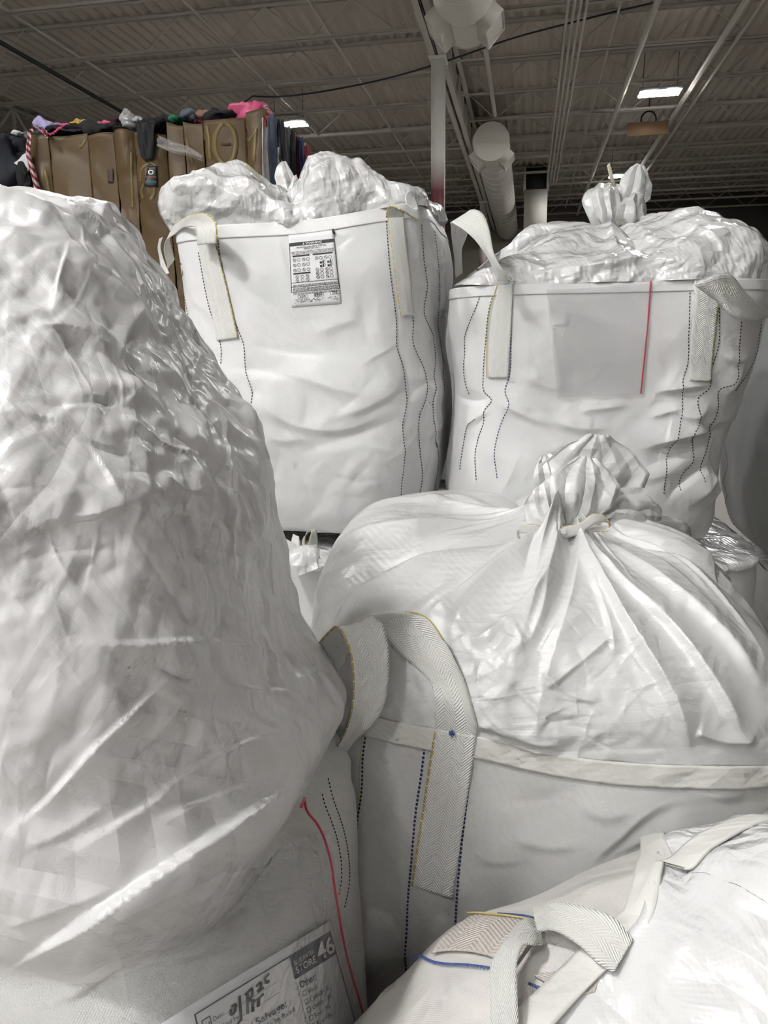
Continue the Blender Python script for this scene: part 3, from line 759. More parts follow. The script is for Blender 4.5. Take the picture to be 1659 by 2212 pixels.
mb_ = thing('bulk_bag', 'large white bulk bag with black-headed warning label stitched on its front', 'bag', (atY(680, 1100, 3.12)[0], 3.12, .99), BAGG)
rowsM = [(1112, 505, 850, 3.12, 3.4), (1100, 462, 905, 3.12, 3.6), (1070, 440, 945, 3.12, 3.6), (1000, 424, 968, 3.12, 3.4), (920, 410, 974, 3.12, 3.4), (850, 402, 976, 3.12, 3.6),
         (760, 398, 966, 3.12, 4), (680, 396, 970, 3.12, 4.4), (600, 388, 974, 3.12, 5), (550, 382, 968, 3.12, 5.5), (520, 380, 958, 3.12, 6)]
PM = outline_rings(rowsM, 230, 420, YB)
kx = sstep(600, 1000, proj(PM)[0][..., 0]) * sstep(0, 1, np.linspace(0, 1.2, 230))[:, None]
PM[..., 2] += .055 * kx
PM = with_bottom(PM)
SM = Surf(PM); facets(SM, 60, .16, .03, .012, -1)
maskM = pxmask(SM, [(395, 470, 500, 760, .25), (600, 470, 760, 690, .1), (830, 440, 930, 700, .3), (380, 440, 960, 560, .4)])
lowM = sstep(700, 850, SM.px[..., 1])
creases(SM, 3, 60, (.06, .25), (.012, .05), (.001, .004), mask=maskM, sharp=False); zigzag(SM, 63, 8, (.05, .2), .03, maskM)
creases(SM, 4, 50, (.05, .2), (.006, .02), (.001, .004), mask=maskM * (.3 + .7 * lowM))
for pts, w1, w2, a in [([(540, 800), (640, 815), (780, 850), (870, 840)], 16, 30, .016), ([(470, 790), (560, 800), (700, 835)], 12, 25, -.010), ([(545, 850), (600, 900), (720, 930), (820, 900), (865, 870)], 14, 32, .020),
                       ([(700, 905), (780, 885), (860, 830), (880, 790)], 12, 30, .016), ([(600, 985), (700, 960), (800, 930), (900, 880)], 18, 40, -.012), ([(560, 930), (600, 950), (680, 945)], 10, 22, .012),
                       ([(660, 730), (740, 700), (800, 690)], 10, 20, .005), ([(760, 800), (830, 760), (880, 720)], 8, 18, .006), ([(880, 800), (920, 830), (960, 880)], 14, 22, .016), ([(870, 880), (910, 830), (955, 800)], 12, 20, -.014),
                       ([(880, 690), (910, 720), (950, 730)], 10, 16, .010), ([(900, 960), (940, 930), (970, 880)], 12, 20, .012), ([(640, 1040), (760, 1060), (880, 1010)], 20, 40, .010), ([(520, 740), (620, 760), (760, 770)], 12, 24, -.006),
                       ([(395, 640), (430, 660), (470, 700)], 10, 18, .006), ([(720, 540), (750, 520), (770, 500)], 5, 9, -.004), ([(585, 490), (600, 520), (622, 600)], 4, 7, .006), ([(860, 580), (890, 620), (930, 610)], 8, 14, .006)]:
    fold(SM, pts, w1 * .8, w2 * 1.3, a * .75)
SM.refresh()
SM.mesh('bag_body', M_body, mb_)
hem_band(SM, (-12, None), 'hem', M_body, mb_, .001, .0022)
# puffed tied skirt: two front lobes with a valley between them
rim = SM.P0[-1]; kn = np.array([atY(618, 430, 3.05)[0], 3.05, atY(618, 432, 3.05)[2]])
q, _ = proj(rim); fr = rim[:, 1] < 3.12; xx = q[:, 0]
Hm = np.where(fr, interp([330, 400, 470, 540, 590, 640, 680, 720, 800, 880, 960, 1000], [.20, .24, .25, .20, .12, .02, .25, .27, .22, .17, .08, .05], xx),
              interp([330, 450, 560, 640, 720, 850, 1000], [.24, .27, .2, .12, .22, .15, .04], xx))
bu = np.where(fr, .06, .04) + .10 * sstep(470, 360, xx) - .09 * sstep(800, 960, xx)
SMs = Surf(dome(rim, kn, Hm, 120, 2.5, bu, (.55, 1.0), .05))
mk = pxmask(SMs, [])
zigzag(SMs, 70, 7, (.14, .30), .16); zigzag(SMs, 71, 8, (.06, .16), .13); zigzag(SMs, 72, 8, (.02, .05), .11)
creases(SMs, 7, 60, (.04, .2), (.006, .03), (.003, .014), where=np.ones(SMs.P.shape[:2], bool))
creases(SMs, 8, 160, (.02, .09), (.003, .010), (.001, .004))
for pts, w1, w2, a in [([(360, 420), (440, 400), (520, 430), (600, 440)], 14, 26, .022), ([(380, 470), (460, 450), (560, 455), (640, 465)], 10, 18, .014), ([(470, 365), (530, 400), (600, 450), (640, 480)], 10, 24, .018),
                       ([(690, 350), (700, 400), (720, 450)], 10, 16, .014), ([(640, 390), (650, 430), (660, 470)], 8, 20, -.02), ([(740, 360), (760, 410), (800, 440)], 10, 16, .012), ([(820, 385), (830, 430), (850, 460)], 10, 14, .014)]:
    fold(SMs, pts, w1, w2, a)
SMs.refresh()
SMs.mesh('tied_skirt', M_skirt_s, mb_)
petal([((604, 432, 3.0), (640, 434, 3.0)), ((598, 405, 3.02), (642, 405, 3.02)), ((594, 385, 3.03), (634, 382, 3.03)), ((600, 362, 3.04), (624, 362, 3.04)), ((608, 351, 3.05), (618, 349, 3.05))], M_skirt, mb_, 'gathered_neck', 301, .02, npl=3, amp=.006)
petal([((618, 432, 2.98), (646, 434, 2.98)), ((622, 408, 2.98), (646, 405, 2.98)), ((628, 392, 2.98), (644, 384, 2.98)), ((633, 380, 2.98), (640, 376, 2.98))], M_skirt, mb_, 'gathered_neck', 303, .015, npl=2, amp=.005)
mbt = MB(); mbt.tube([kn + np.array([.045 * math.cos(a), .045 * math.sin(a), .02 + .004 * math.sin(3 * a)]) for a in np.linspace(0, 2 * math.pi, 30)], .008, 6, cap=False)
mbt.obj('tie_cord', M_cord, mb_, smooth=True)
ribbon([((525, 358, 2.74), (531, 352, 2.74)), ((545, 374, 2.76), (549, 366, 2.76)), ((570, 398, 2.85), (573, 391, 2.85)), ((600, 408, 2.98), (601, 402, 2.98)), ((622, 409, 3.02), (622, 403, 3.02))], M_cord, mb_, 'tie_cord_end', 40, 4, .002)
# stitched lines
for pts, m_ in [([(471, 512), (478, 580), (492, 650), (510, 700), (527, 745), (531, 800), (546, 850), (544, 885), (568, 935)], M_blk), ([(383, 545), (390, 610), (398, 660), (404, 690)], M_blk),
                ([(428, 545), (445, 640), (466, 710), (478, 750), (478, 790)], M_blk), ([(834, 470), (842, 580), (856, 700), (856, 745), (872, 800), (878, 860), (868, 920), (872, 980), (866, 1060), (866, 1090)], M_blk),
                ([(866, 460), (872, 530), (880, 620), (892, 690), (890, 740), (912, 800), (916, 850), (900, 910), (907, 985), (908, 1050), (898, 1085)], M_blk),
                ([(909, 486), (915, 560), (924, 620), (918, 680), (930, 715), (936, 770), (930, 840), (935, 930), (946, 985), (938, 1060)], M_blk), ([(936, 500), (946, 580), (949, 650), (945, 700), (951, 760), (955, 850)], M_blk)]:
    stitch(SM, pts, m_, mb_, .006, .0045, .0028)
# label
def mapper(surf, quad, off):
    def f(s, t, lift=0.0):
        p, n = surf.at(quad_px(quad, np.ravel(s), np.ravel(t)), off, False); return p + n * lift
    return f
def ink_quads(f, rects, name, mat, parent, lift=.0006):
    """printed bars: rects (s0,t0,s1,t1) in the sheet's own coordinates"""
    V = []; F = []
    for r in rects:
        if len(r) == 4: s0, t0, s1, t1 = r; c = [(s0, t0), (s1, t0), (s1, t1), (s0, t1)]
        else: c = r[0]
        ns = max(1, int(abs(c[1][0] - c[0][0]) / .05)); nt_s = max(1, int(abs(c[3][1] - c[0][1]) / .05))
        for k in range(ns * nt_s):
            a, b = (k % ns) / ns, (k % ns + 1) / ns; y0, y1 = (k // ns) / nt_s, (k // ns + 1) / nt_s; k0 = len(V)
            top = lambda x: (c[0][0] + (c[1][0]-c[0][0])*x, c[0][1] + (c[1][1]-c[0][1])*x); bot = lambda x: (c[3][0] + (c[2][0]-c[3][0])*x, c[3][1] + (c[2][1]-c[3][1])*x)
            mid = lambda x, y: (top(x)[0] * (1 - y) + bot(x)[0] * y, top(x)[1] * (1 - y) + bot(x)[1] * y)
            V += [mid(a, y1), mid(b, y1), mid(b, y0), mid(a, y0)]; F.append((k0, k0+1, k0+2, k0+3))
    V = np.array(V); p = f(V[:, 0], V[:, 1], lift)
    return mesh_obj(name, p, F, mat, parent, smooth=False)
def text_geo(txt, bold=0.0):
    cu = bpy.data.curves.new('text', 'FONT'); cu.body = txt; cu.size = 1.0; cu.resolution_u = 3; cu.offset = bold
    ob = bpy.data.objects.new('text', cu); COL.objects.link(ob)
    dg = bpy.context.evaluated_depsgraph_get(); me = bpy.data.meshes.new_from_object(ob.evaluated_get(dg))
    v = np.array([p.co[:2] for p in me.vertices]); F = [tuple(p.vertices) for p in me.polygons]
    bpy.data.objects.remove(ob); bpy.data.curves.remove(cu); bpy.data.meshes.remove(me)
    return v, F
def ink_text(f, txt, s0, t0, w, h, name, mat, parent, lift=.0012, bold=0.0, slant=0.0):
    """text whose left edge is s0, baseline t0; w x h its size on the sheet"""
    v, F = text_geo(txt, bold)
    x = (v[:, 0] - v[:, 0].min()) / (np.ptp(v[:, 0]) + 1e-9); y = v[:, 1] / .72
    p = f(s0 + x * w + slant * y * h, t0 - y * h, lift)
    return mesh_obj(name, p, F, mat, parent, smooth=False)
QL = [(625, 508), (721, 497), (738, 655), (632, 664)]
lab = patch(SM, QL, 14, 18, .002, .0008, 'warning_label', M_paper, mb_)
f = mapper(SM, QL, .003)
R = [(0, .12, 1, .165), (0, .12, .012, .80), (.985, .12, 1, .80), (0, .665, 1, .672), (0, .725, 1, .732), (0, .795, 1, .802), (.06, .295, .43, .315), (.5, .295, .93, .315), (.06, .535, .43, .555)]
rng = np.random.default_rng(5)
for t in (.245, .262, .279, .745, .757, .770, .783, .70, .712, .815, .828):
    x = .04
    while x < .95:
        w = rng.uniform(.02, .09); R.append((x, t, min(.97, x + w), t + .006)); x += w + .015
for k in range(160): 
    s0, t0 = rng.uniform(.05, .93), rng.uniform(.895, .945)
    if .68 < s0 < .73: continue
    R.append((s0, t0, s0 + .012, t0 + .006))
for (a, b, c, d) in ((.13, .845, .34, .885), (.47, .835, .66, .88), (.80, .825, .98, .87)):
    R += [(a, b, c, b + .004), (a, d, c, d + .004), (a, b, a + .006, d), (c, b, c + .006, d)]
def ring_rects(cx, cy, r, slash=True):
    o = []; n = 12; ay = .62
    for k in range(n):
        a0, a1 = 2*math.pi*k/n, 2*math.pi*(k+1)/n
        P4 = [(cx + r*math.cos(a0), cy + r*ay*math.sin(a0)), (cx + r*math.cos(a1), cy + r*ay*math.sin(a1)), (cx + r*.78*math.cos(a1), cy + r*.78*ay*math.sin(a1)), (cx + r*.78*math.cos(a0), cy + r*.78*ay*math.sin(a0))]
        o.append((P4,))
    if slash: o.append(([(cx - r*.75, cy - r*ay*.55), (cx - r*.55, cy - r*ay*.75), (cx + r*.75, cy + r*ay*.55), (cx + r*.55, cy + r*ay*.75)],))
    return o
for (x0, ys_, xs_) in ((0, (.36, .43, .50), (.10, .19, .30, .39)), (0, (.59, .64), (.14, .25, .36)), (0, (.36, .52, .57, .62), (.58, .67, .78, .87))):
    for y in ys_:
        for k, x in enumerate(xs_): R += ring_rects(x, y, .037, k % 2 == 0)
for y in (.41, .46):
    for x in (.64, .8): R += [(x, y, x + .05, y + .03), (x + .06, y - .012, x + .085, y + .03)]; R += ring_rects(x + .09, y, .03, False)
ink_quads(f, R, 'label_print', M_ink, lab)
ink_text(f, 'WARNING', .36, .158, .36, .028, 'label_heading', M_white, lab, .0018, .02)
ink_quads(f, [([(.30, .158), (.34, .158), (.322, .130), (.318, .130)],)], 'warning_triangle', M_white, lab, .0016)
ink_text(f, 'Safe Working Load: 1000 kg  (2200 Lbs)', .16, .20, .64, .022, 'label_heading', M_ink, lab, .0012, .015)
ink_text(f, 'SINGLE TRIP ONLY', .32, .225, .34, .018, 'label_heading', M_ink, lab, .0012, .015)
ink_text(f, '220', .17, .878, .12, .025, 'handwriting', M_ink, lab, .0012, .01, .01); ink_text(f, '2901', .47, .872, .16, .032, 'handwriting', M_ink, lab, .0012, .02, .02); ink_text(f, '570', .84, .862, .10, .028, 'handwriting', M_ink, lab, .0012, .01, .01)
patch(SM, [(718, 497), (723, 497), (726, 507), (721, 507)], 3, 4, .009, .001, 'black_tab', M_ink, mb_)
# lifting straps
patch(SM, [(466, 515), (428, 520), (470, 736), (517, 730)], 10, 60, .004, .003, 'strap_leg', M_strap, mb_)
patch(SM, [(835, 455), (868, 450), (893, 680), (864, 684)], 10, 60, .005, .003, 'strap_leg', M_strap, mb_)
ribbon([((467, 525, 2.60), (426, 530, 2.68)), ((468, 500, 2.59), (424, 510, 2.67)), ((464, 478, 2.60), (421, 492, 2.68)), ((447, 463, 2.62), (412, 490, 2.70)), ((420, 462, 2.66), (397, 492, 2.74)), ((390, 475, 2.74), (377, 506, 2.80)), ((372, 493, 2.84), (358, 520, 2.92)), ((366, 510, 2.96), (354, 540, 3.0)), ((378, 560, 3.06), (362, 580, 3.12))], M_strap, mb_, 'lifting_strap')
ribbon([((833, 470, 2.41), (872, 468, 2.44)), ((836, 452, 2.39), (868, 452, 2.43)), ((842, 444, 2.37), (866, 441, 2.45)), ((862, 450, 2.35), (876, 440, 2.45)), ((890, 468, 2.38), (892, 450, 2.47)), ((905, 472, 2.46), (902, 448, 2.53)), ((903, 446, 2.57), (884, 452, 2.51)), ((898, 425, 2.63), (876, 424, 2.57)), ((914, 424, 2.73), (892, 414, 2.65)), ((930, 455, 2.83), (908, 446, 2.77)), ((938, 490, 2.89), (915, 485, 2.85))], M_strap, mb_, 'lifting_strap', 110)
ribbon([((352, 512, 3.25), (344, 516, 3.25)), ((347, 530, 3.25), (341, 534, 3.25)), ((352, 556, 3.25), (345, 560, 3.25)), ((366, 590, 3.22), (352, 596, 3.25))], M_strap_p, mb_, 'rear_strap')
p_, _ = SM.at([(439, 507)], .009)
mbx = MB()
for a in (0, 1.05, 2.1): mbx.tube([p_[0] + np.array([.007 * math.cos(a), -.004, .007 * math.sin(a)]), p_[0] - np.array([.007 * math.cos(a), .004, .007 * math.sin(a)])], .002, 5)
mbx.obj('ink_star', M_bluel, mb_)

# ================================================================== bag with the red-zipped pouch (upper row, right)
rb_ = thing('bulk_bag', 'large white bulk bag with red-zipped clear pouch and upright knotted tuft', 'bag', (atY(1300, 1100, 2.98)[0], 2.98, .99), BAGG)
YR = 2.98
rowsR = [(1128, 1060, 1470, YR, 3.4), (1118, 1010, 1520, YR, 3.5), (1090, 978, 1542, YR, 3.5), (1040, 966, 1552, YR, 3.4), (980, 966, 1560, YR, 3.4), (900, 976, 1582, YR, 3.6), (840, 982, 1606, YR, 4), (760, 978, 1640, YR, 4.4), (690, 972, 1654, YR, 5), (650, 973, 1660, YR, 5.5), (632, 974, 1660, YR, 6)]
SR = Surf(with_bottom(outline_rings(rowsR, 230, 440, YB))); facets(SR, 61, .16, .03, .012, -1)
mR = pxmask(SR, [(1220, 600, 1420, 850, .25), (1040, 590, 1120, 830, .3), (1480, 600, 1560, 830, .3), (960, 590, 1659, 660, .4)])
lowR = sstep(760, 900, SR.px[..., 1])
creases(SR, 13, 60, (.06, .25), (.012, .05), (.001, .004), mask=mR, sharp=False); zigzag(SR, 63, 8, (.05, .2), .03, mR)
creases(SR, 14, 60, (.05, .2), (.006, .02), (.001, .004), mask=mR * (.3 + .7 * lowR))
for pts, w1, w2, a in [([(1240, 890), (1300, 882), (1370, 875)], 10, 24, .012), ([(1180, 905), (1250, 925), (1330, 925)], 12, 28, .014), ([(1370, 975), (1430, 955), (1500, 935), (1580, 915)], 12, 34, .026),
                       ([(1400, 850), (1470, 838), (1560, 825)], 9, 22, .016), ([(1380, 1010), (1450, 990), (1540, 960)], 14, 30, -.014), ([(1490, 1100), (1525, 1050), (1560, 1000)], 9, 18, .024), ([(1520, 1100), (1545, 1060), (1558, 1030)], 7, 12, .020),
                       ([(1430, 1090), (1480, 1040), (1550, 990)], 10, 20, -.016), ([(1500, 900), (1530, 925), (1570, 930)], 10, 14, -.020), ([(1440, 880), (1500, 900), (1540, 870)], 10, 18, .010),
                       ([(1060, 870), (1100, 880), (1150, 905), (1220, 920)], 12, 26, .014), ([(985, 850), (1010, 866), (1060, 862)], 7, 14, -.018), ([(1000, 930), (1030, 905), (1065, 880)], 8, 16, .012), ([(1010, 700), (1000, 740), (990, 790)], 10, 18, -.010),
                       ([(1150, 980), (1250, 960), (1360, 965)], 18, 40, .010), ([(1400, 905), (1440, 890), (1480, 880)], 8, 16, .010), ([(1550, 760), (1590, 780), (1630, 760)], 10, 18, .008), ([(1330, 1040), (1420, 1030), (1480, 1000)], 12, 30, .010),
                       ([(1190, 680), (1195, 740), (1188, 800)], 4, 8, .003), ([(1560, 860), (1585, 830), (1610, 780)], 8, 14, .014), ([(1120, 800), (1170, 830), (1240, 850)], 10, 24, .007)]:
    fold(SR, pts, w1 * .8, w2 * 1.3, a * (1.25 if pts[0][0] > 1350 else .9))
SR.refresh(); SR.mesh('bag_body', M_body, rb_)
hem_band(SR, (-11, None), 'hem', M_body, rb_, .001, .0022)
def pleats(s, kn, n, seed, w, amp, reach, mask=1.0):
    rng = np.random.default_rng(seed); D = s.P0[..., :2] - kn[:2]; r = np.hypot(D[..., 0], D[..., 1]); th = np.arctan2(D[..., 1], D[..., 0]); h = np.zeros(r.shape); R_ = r.max()
    for _ in range(n):
        a0 = rng.uniform(-math.pi, math.pi); cv = rng.normal() * .35; wd = rng.uniform(*w); a = rng.uniform(*amp) * rng.choice([-1, 1], p=[.4, .6]); rc = rng.uniform(*reach) * R_
        d = np.angle(np.exp(1j * (th - a0 - cv * r / R_ + 0 * th))); lat = np.where(np.abs(d) < 1.4, r * np.sin(np.clip(d, -1.5, 1.5)), 9.)
        wl = wd * (.25 + .9 * np.clip(r / R_, 0, 1)); wr = wl * rng.uniform(.4, 2.2)
        x = np.where(lat > 0, lat / wl, -lat / wr)
        h += a * (.55 * np.exp(-x * 1.3) + .45 * np.exp(-x * x)) * sstep(rc, rc * .45, r) * sstep(.0, .10, r)
    s.disp(h * mask)
rimR = SR.P0[-1]; knR = np.array([*atY(1328, 492, 2.95)]); q, _ = proj(rimR); xx = q[:, 0]; fr = rimR[:, 1] < YR
HR = np.where(fr, interp([970, 1050, 1150, 1300, 1450, 1560, 1600, 1660], [.13, .14, .15, .16, .17, .23, .27, .27], xx), interp([970, 1100, 1300, 1400, 1560, 1660], [.22, .24, .23, .23, .28, .3], xx))
buR = np.where(fr, .0, .02) + .0 * xx - .10 * sstep(1060, 980, xx) + .015 * sstep(1560, 1640, xx)
SRs = Surf(dome(rimR, knR, HR, 110, 2.3, buR, (.5, 1.0), .05))
pleats(SRs, knR, 26, 31, (.02, .06), (.006, .022), (.5, 1.0))
zigzag(SRs, 170, 6, (.14, .30), .09); zigzag(SRs, 171, 7, (.06, .16), .10); zigzag(SRs, 172, 9, (.02, .05), .09)
creases(SRs, 17, 50, (.04, .2), (.008, .03), (.002, .010), where=np.ones(SRs.P.shape[:2], bool))
creases(SRs, 18, 100, (.02, .09), (.003, .010), (.0008, .004))
for pts, w1, w2, a in [([(1130, 585), (1250, 580), (1400, 560), (1480, 570), (1560, 588)], 10, 26, .022), ([(1140, 545), (1220, 520), (1300, 500)], 10, 20, .014), ([(1440, 470), (1520, 500), (1600, 560)], 10, 22, .016), ([(1070, 490), (1160, 475), (1260, 485)], 8, 16, .014), ([(1360, 500), (1450, 525), (1560, 550)], 9, 18, .012), ([(1070, 510), (1180, 500), (1270, 495)], 7, 14, -.012)]:
    fold(SRs, pts, w1, w2, a)
SRs.refresh(); SRs.mesh('tied_skirt', M_skirt_s, rb_)
# knotted tuft with a bundle of ruffles and an ear
petal([((1330, 450, 2.98), (1372, 456, 2.97)), ((1335, 410, 2.98), (1402, 432, 2.98)), ((1345, 380, 2.99), (1409, 402, 2.99)), ((1362, 360, 3.0), (1398, 374, 3.0)), ((1376, 354, 3.0), (1388, 359, 3.0))], M_skirt, rb_, 'gathered_ear', 311, .018, npl=5, amp=.006)
petal([((1288, 494, 2.92), (1350, 494, 2.90)), ((1268, 464, 2.90), (1345, 462, 2.86)), ((1256, 434, 2.92), (1340, 428, 2.88)), ((1268, 410, 2.95), (1334, 404, 2.93)), ((1296, 401, 2.98), (1328, 402, 2.98))], M_skirt, rb_, 'gathered_neck', 312, .03, npl=6, amp=.008)
petal([((1330, 494, 2.90), (1386, 488, 2.92)), ((1328, 470, 2.85), (1400, 464, 2.90)), ((1334, 444, 2.85), (1397, 440, 2.92)), ((1350, 428, 2.90), (1388, 430, 2.95)), ((1362, 424, 2.95), (1378, 426, 2.97))], M_skirt, rb_, 'gathered_neck', 313, .028, npl=5, amp=.008)
petal([((1290, 490, 3.0), (1370, 490, 3.0)), ((1275, 450, 3.02), (1385, 450, 3.02)), ((1290, 410, 3.03), (1380, 420, 3.03)), ((1320, 395, 3.02), (1350, 400, 3.02))], M_skirt, rb_, 'gathered_neck', 314, .01, npl=7, amp=.01)
mbt = MB()
mbt.tube([knR + np.array([.075 * math.cos(a), .07 * math.sin(a), .0 + .005 * math.sin(3 * a)]) for a in np.linspace(0, 2 * math.pi, 30)], .007, 6, cap=False)
mbt.obj('tie_cord', M_cord, rb_, smooth=True)
ribbon([((1322, 402, 2.9), (1331, 402, 2.9)), ((1317, 385, 2.88), (1326, 384, 2.88)), ((1311, 358, 2.87), (1317, 352, 2.87))], M_cord, rb_, 'tie_cord_end', 20, 4, .003)
for pts, m_ in [([(1045, 615), (1038, 640), (1016, 698), (1001, 731), (1002, 773), (1003, 814), (1011, 856)], M_blk), ([(1074, 612), (1057, 669), (1049, 741), (1044, 814), (1045, 845), (1063, 864), (1049, 885), (1046, 910), (1033, 951), (1028, 983), (1030, 1038)], M_blk),
                ([(1114, 606), (1105, 648), (1104, 731), (1100, 814), (1092, 845), (1101, 870), (1085, 910), (1069, 974), (1074, 1038)], M_blue), ([(1492, 608), (1488, 724), (1484, 793), (1474, 818), (1474, 856), (1457, 943), (1442, 988), (1433, 1070)], M_blk),
                ([(1554, 665), (1553, 745), (1534, 814), (1532, 839), (1510, 856), (1504, 912), (1489, 936), (1497, 961), (1495, 999), (1473, 1027), (1471, 1060)], M_blk), ([(1603, 695), (1595, 769), (1579, 828), (1554, 842), (1551, 884), (1535, 926), (1530, 960), (1515, 1000), (1512, 1040)], M_blk),
                ([(1645, 700), (1636, 759), (1612, 814), (1584, 849)], M_blk), ([(1030, 905), (1012, 920), (1000, 960), (996, 1020)], M_blk)]:
    stitch(SR, pts, m_, rb_, .006, .0045, .0028)
patch(SR, [(1110, 605), (1078, 605), (1056, 815), (1099, 815)], 10, 56, .004, .003, 'strap_leg', M_strap_p, rb_)
cord_on(SR, [(1076, 612), (1060, 669), (1053, 741), (1053, 814)], .0014, M_yel, rb_, 'yellow_tracer', .006)
patch(SR, [(1552, 650), (1500, 612), (1486, 820), (1534, 822)], 10, 56, .005, .003, 'strap_leg', M_strap, rb_)
ribbon([((1550, 655, 2.35), (1500, 616, 2.32)), ((1568, 672, 2.32), (1535, 598, 2.30)), ((1590, 686, 2.32), (1572, 590, 2.34)), ((1618, 694, 2.36), (1610, 630, 2.38)), ((1650, 690, 2.45), (1655, 668, 2.46)), ((1690, 672, 2.56), (1690, 694, 2.56)), ((1720, 600, 2.70), (1680, 610, 2.70))], M_strap_p, rb_, 'lifting_strap')
ribbon([((1074, 606, 2.44), (1112, 608, 2.42)), ((1060, 568, 2.43), (1090, 586, 2.40)), ((1036, 530, 2.44), (1068, 548, 2.41)), ((1008, 502, 2.47), (1058, 500, 2.44)), ((984, 486, 2.52), (1044, 464, 2.50)), ((974, 482, 2.60), (1020, 454, 2.60)), ((975, 492, 2.70), (1012, 470, 2.72)), ((977, 520, 2.78), (1009, 508, 2.80)), ((982, 556, 2.84), (998, 540, 2.86)), ((985, 600, 2.89), (1000, 590, 2.91))], M_strap_p, rb_, 'lifting_strap', 110)
pch = patch(SR, [(1180, 628), (1412, 612), (1392, 852), (1205, 858)], 90, 90, .004, 0, 'clear_pouch', M_film, rb_, wrinkle=.09)
cord_on(SR, [(1406, 604), (1400, 690), (1392, 770), (1384, 850)], .0022, M_red, pch, 'red_zip', .007)

# ================================================================== tied bag in front (lower row)
CT = np.array([.43, 1.90]); zT = .87; HS = .585
tb_ = thing('bulk_bag', 'squat white bulk bag tied with a bow, broad webbing lifting loop on its rim', 'bag', (CT[0], CT[1], 0.0), BAGG)
nuT = 620
shT = ring_shape(nuT, 3.4, YB)
rimT = np.c_[CT[0] + HS * shT[:, 0], CT[1] + HS * .94 * shT[:, 1], np.full(nuT, zT)]
q, _ = proj(rimT); frT = (rimT - np.r_[CT, zT]) @ np.array([0, -1, 0]) > -.1
pyT = interp([560, 640, 790, 1030, 1230, 1450, 1700, 2100], [1462, 1486, 1540, 1588, 1632, 1650, 1652, 1640], q[:, 0])
zf = np.array([atY(a, b, c)[2] for a, b, c in zip(q[:, 0], pyT, rimT[:, 1])])
wz = sstep(2.2, 1.75, rimT[:, 1]); rimT[:, 2] = zf * wz + zf[frT].mean() * (1 - wz)
print('T rim z', zf[frT].min(), zf[frT].max())
nvT = 170; PT = np.zeros((nvT, nuT, 3))
for i, t in enumerate(np.linspace(0, 1, nvT)):
    sc = interp([0, .08, .3, .6, .85, 1], [.86, .98, 1.05, 1.05, 1.02, 1.0], [t])[0]; ee = 3.4
    sh = ring_shape(nuT, ee, YB); PT[i, :, :2] = CT + HS * sc * sh * [1, .94]; PT[i, :, 2] = .005 + (rimT[:, 2] - .005) * t
ST = Surf(with_bottom(PT))
mT = pxmask(ST, [(880, 1560, 1040, 1910, .25), (640, 1500, 1659, 1690, .5)])
creases(ST, 41, 50, (.08, .3), (.02, .06), (.001, .0035), mask=mT, sharp=False); zigzag(ST, 43, 8, (.05, .2), .025, mT)
creases(ST, 42, 40, (.05, .2), (.006, .02), (.0008, .003), mask=mT)
for pts, w1, w2, a in [([(1250, 1890), (1340, 1800), (1400, 1750), (1500, 1720)], 16, 34, .012), ([(1300, 1860), (1420, 1800), (1560, 1790)], 10, 26, .010), ([(1240, 1730), (1300, 1760), (1380, 1740)], 16, 30, .008), ([(1090, 1800), (1180, 1830), (1260, 1820)], 14, 34, .008),
                       ([(1010, 1840), (1080, 1860), (1150, 1850)], 12, 26, .008), ([(780, 1950), (850, 1990), (880, 2040)], 14, 30, -.012), ([(800, 2060), (860, 2070), (940, 2040)], 14, 30, .012), ([(690, 1700), (730, 1750), (770, 1830)], 16, 30, .010), ([(1470, 1700), (1560, 1720), (1659, 1700)], 12, 30, .008)]:
    fold(ST, pts, w1 * .8, w2 * 1.6, a * .8)
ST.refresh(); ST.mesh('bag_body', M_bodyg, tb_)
hem_band(ST, (-10, None), 'hem', M_hem, tb_, .003, .003)
knT = atY(1222, 1158, 1.90); knT[2] += .0
q, _ = proj(rimT); ang = np.arctan2(rimT[:, 1] - knT[1], rimT[:, 0] - knT[0])
back = np.clip(np.sin(ang), 0, 1); left = np.clip(-np.cos(ang), 0, 1) * sstep(-.62, .1, np.sin(ang)); front = np.clip(-np.sin(ang), 0, 1)
HT = (knT[2] - rimT[:, 2]) + .03 + .045 * back + .02 * left - .03 * front
buT = .0 + .09 * left * (1 - .5 * front) + .02 * back + .0 * front
eT = 2.0 + 2.6 * np.clip(left + .9 * back - .35, 0, 1) + .3 * front
STs = Surf(dome(rimT, knT, HT, 240, eT, buT, (.5, 1.0), .045))
pleats(STs, knT, 16, 50, (.035, .08), (.014, .034), (.75, 1.3))
pleats(STs, knT, 30, 51, (.014, .04), (.006, .020), (.4, 1.0))
pleats(STs, knT, 40, 52, (.006, .014), (.003, .009), (.2, .6))
zz = .25 + .75 * sstep(1150, 1420, STs.px[..., 1]); zz = .12 + .88 * sstep(1180, 1450, STs.px[..., 1]) * sstep(1500, 1350, STs.px[..., 0]) + .2 * sstep(1350, 1500, STs.px[..., 0]); zigzag(STs, 153, 5, (.06, .15), .045, zz); zigzag(STs, 154, 8, (.02, .05), .05, zz)
creases(STs, 53, 30, (.05, .2), (.008, .03), (.001, .004), where=np.ones(STs.P.shape[:2], bool))
creases(STs, 54, 520, (.015, .08), (.0016, .005), (.0008, .0034), mask=.1 + .9 * zz)
K = (1222, 1168)
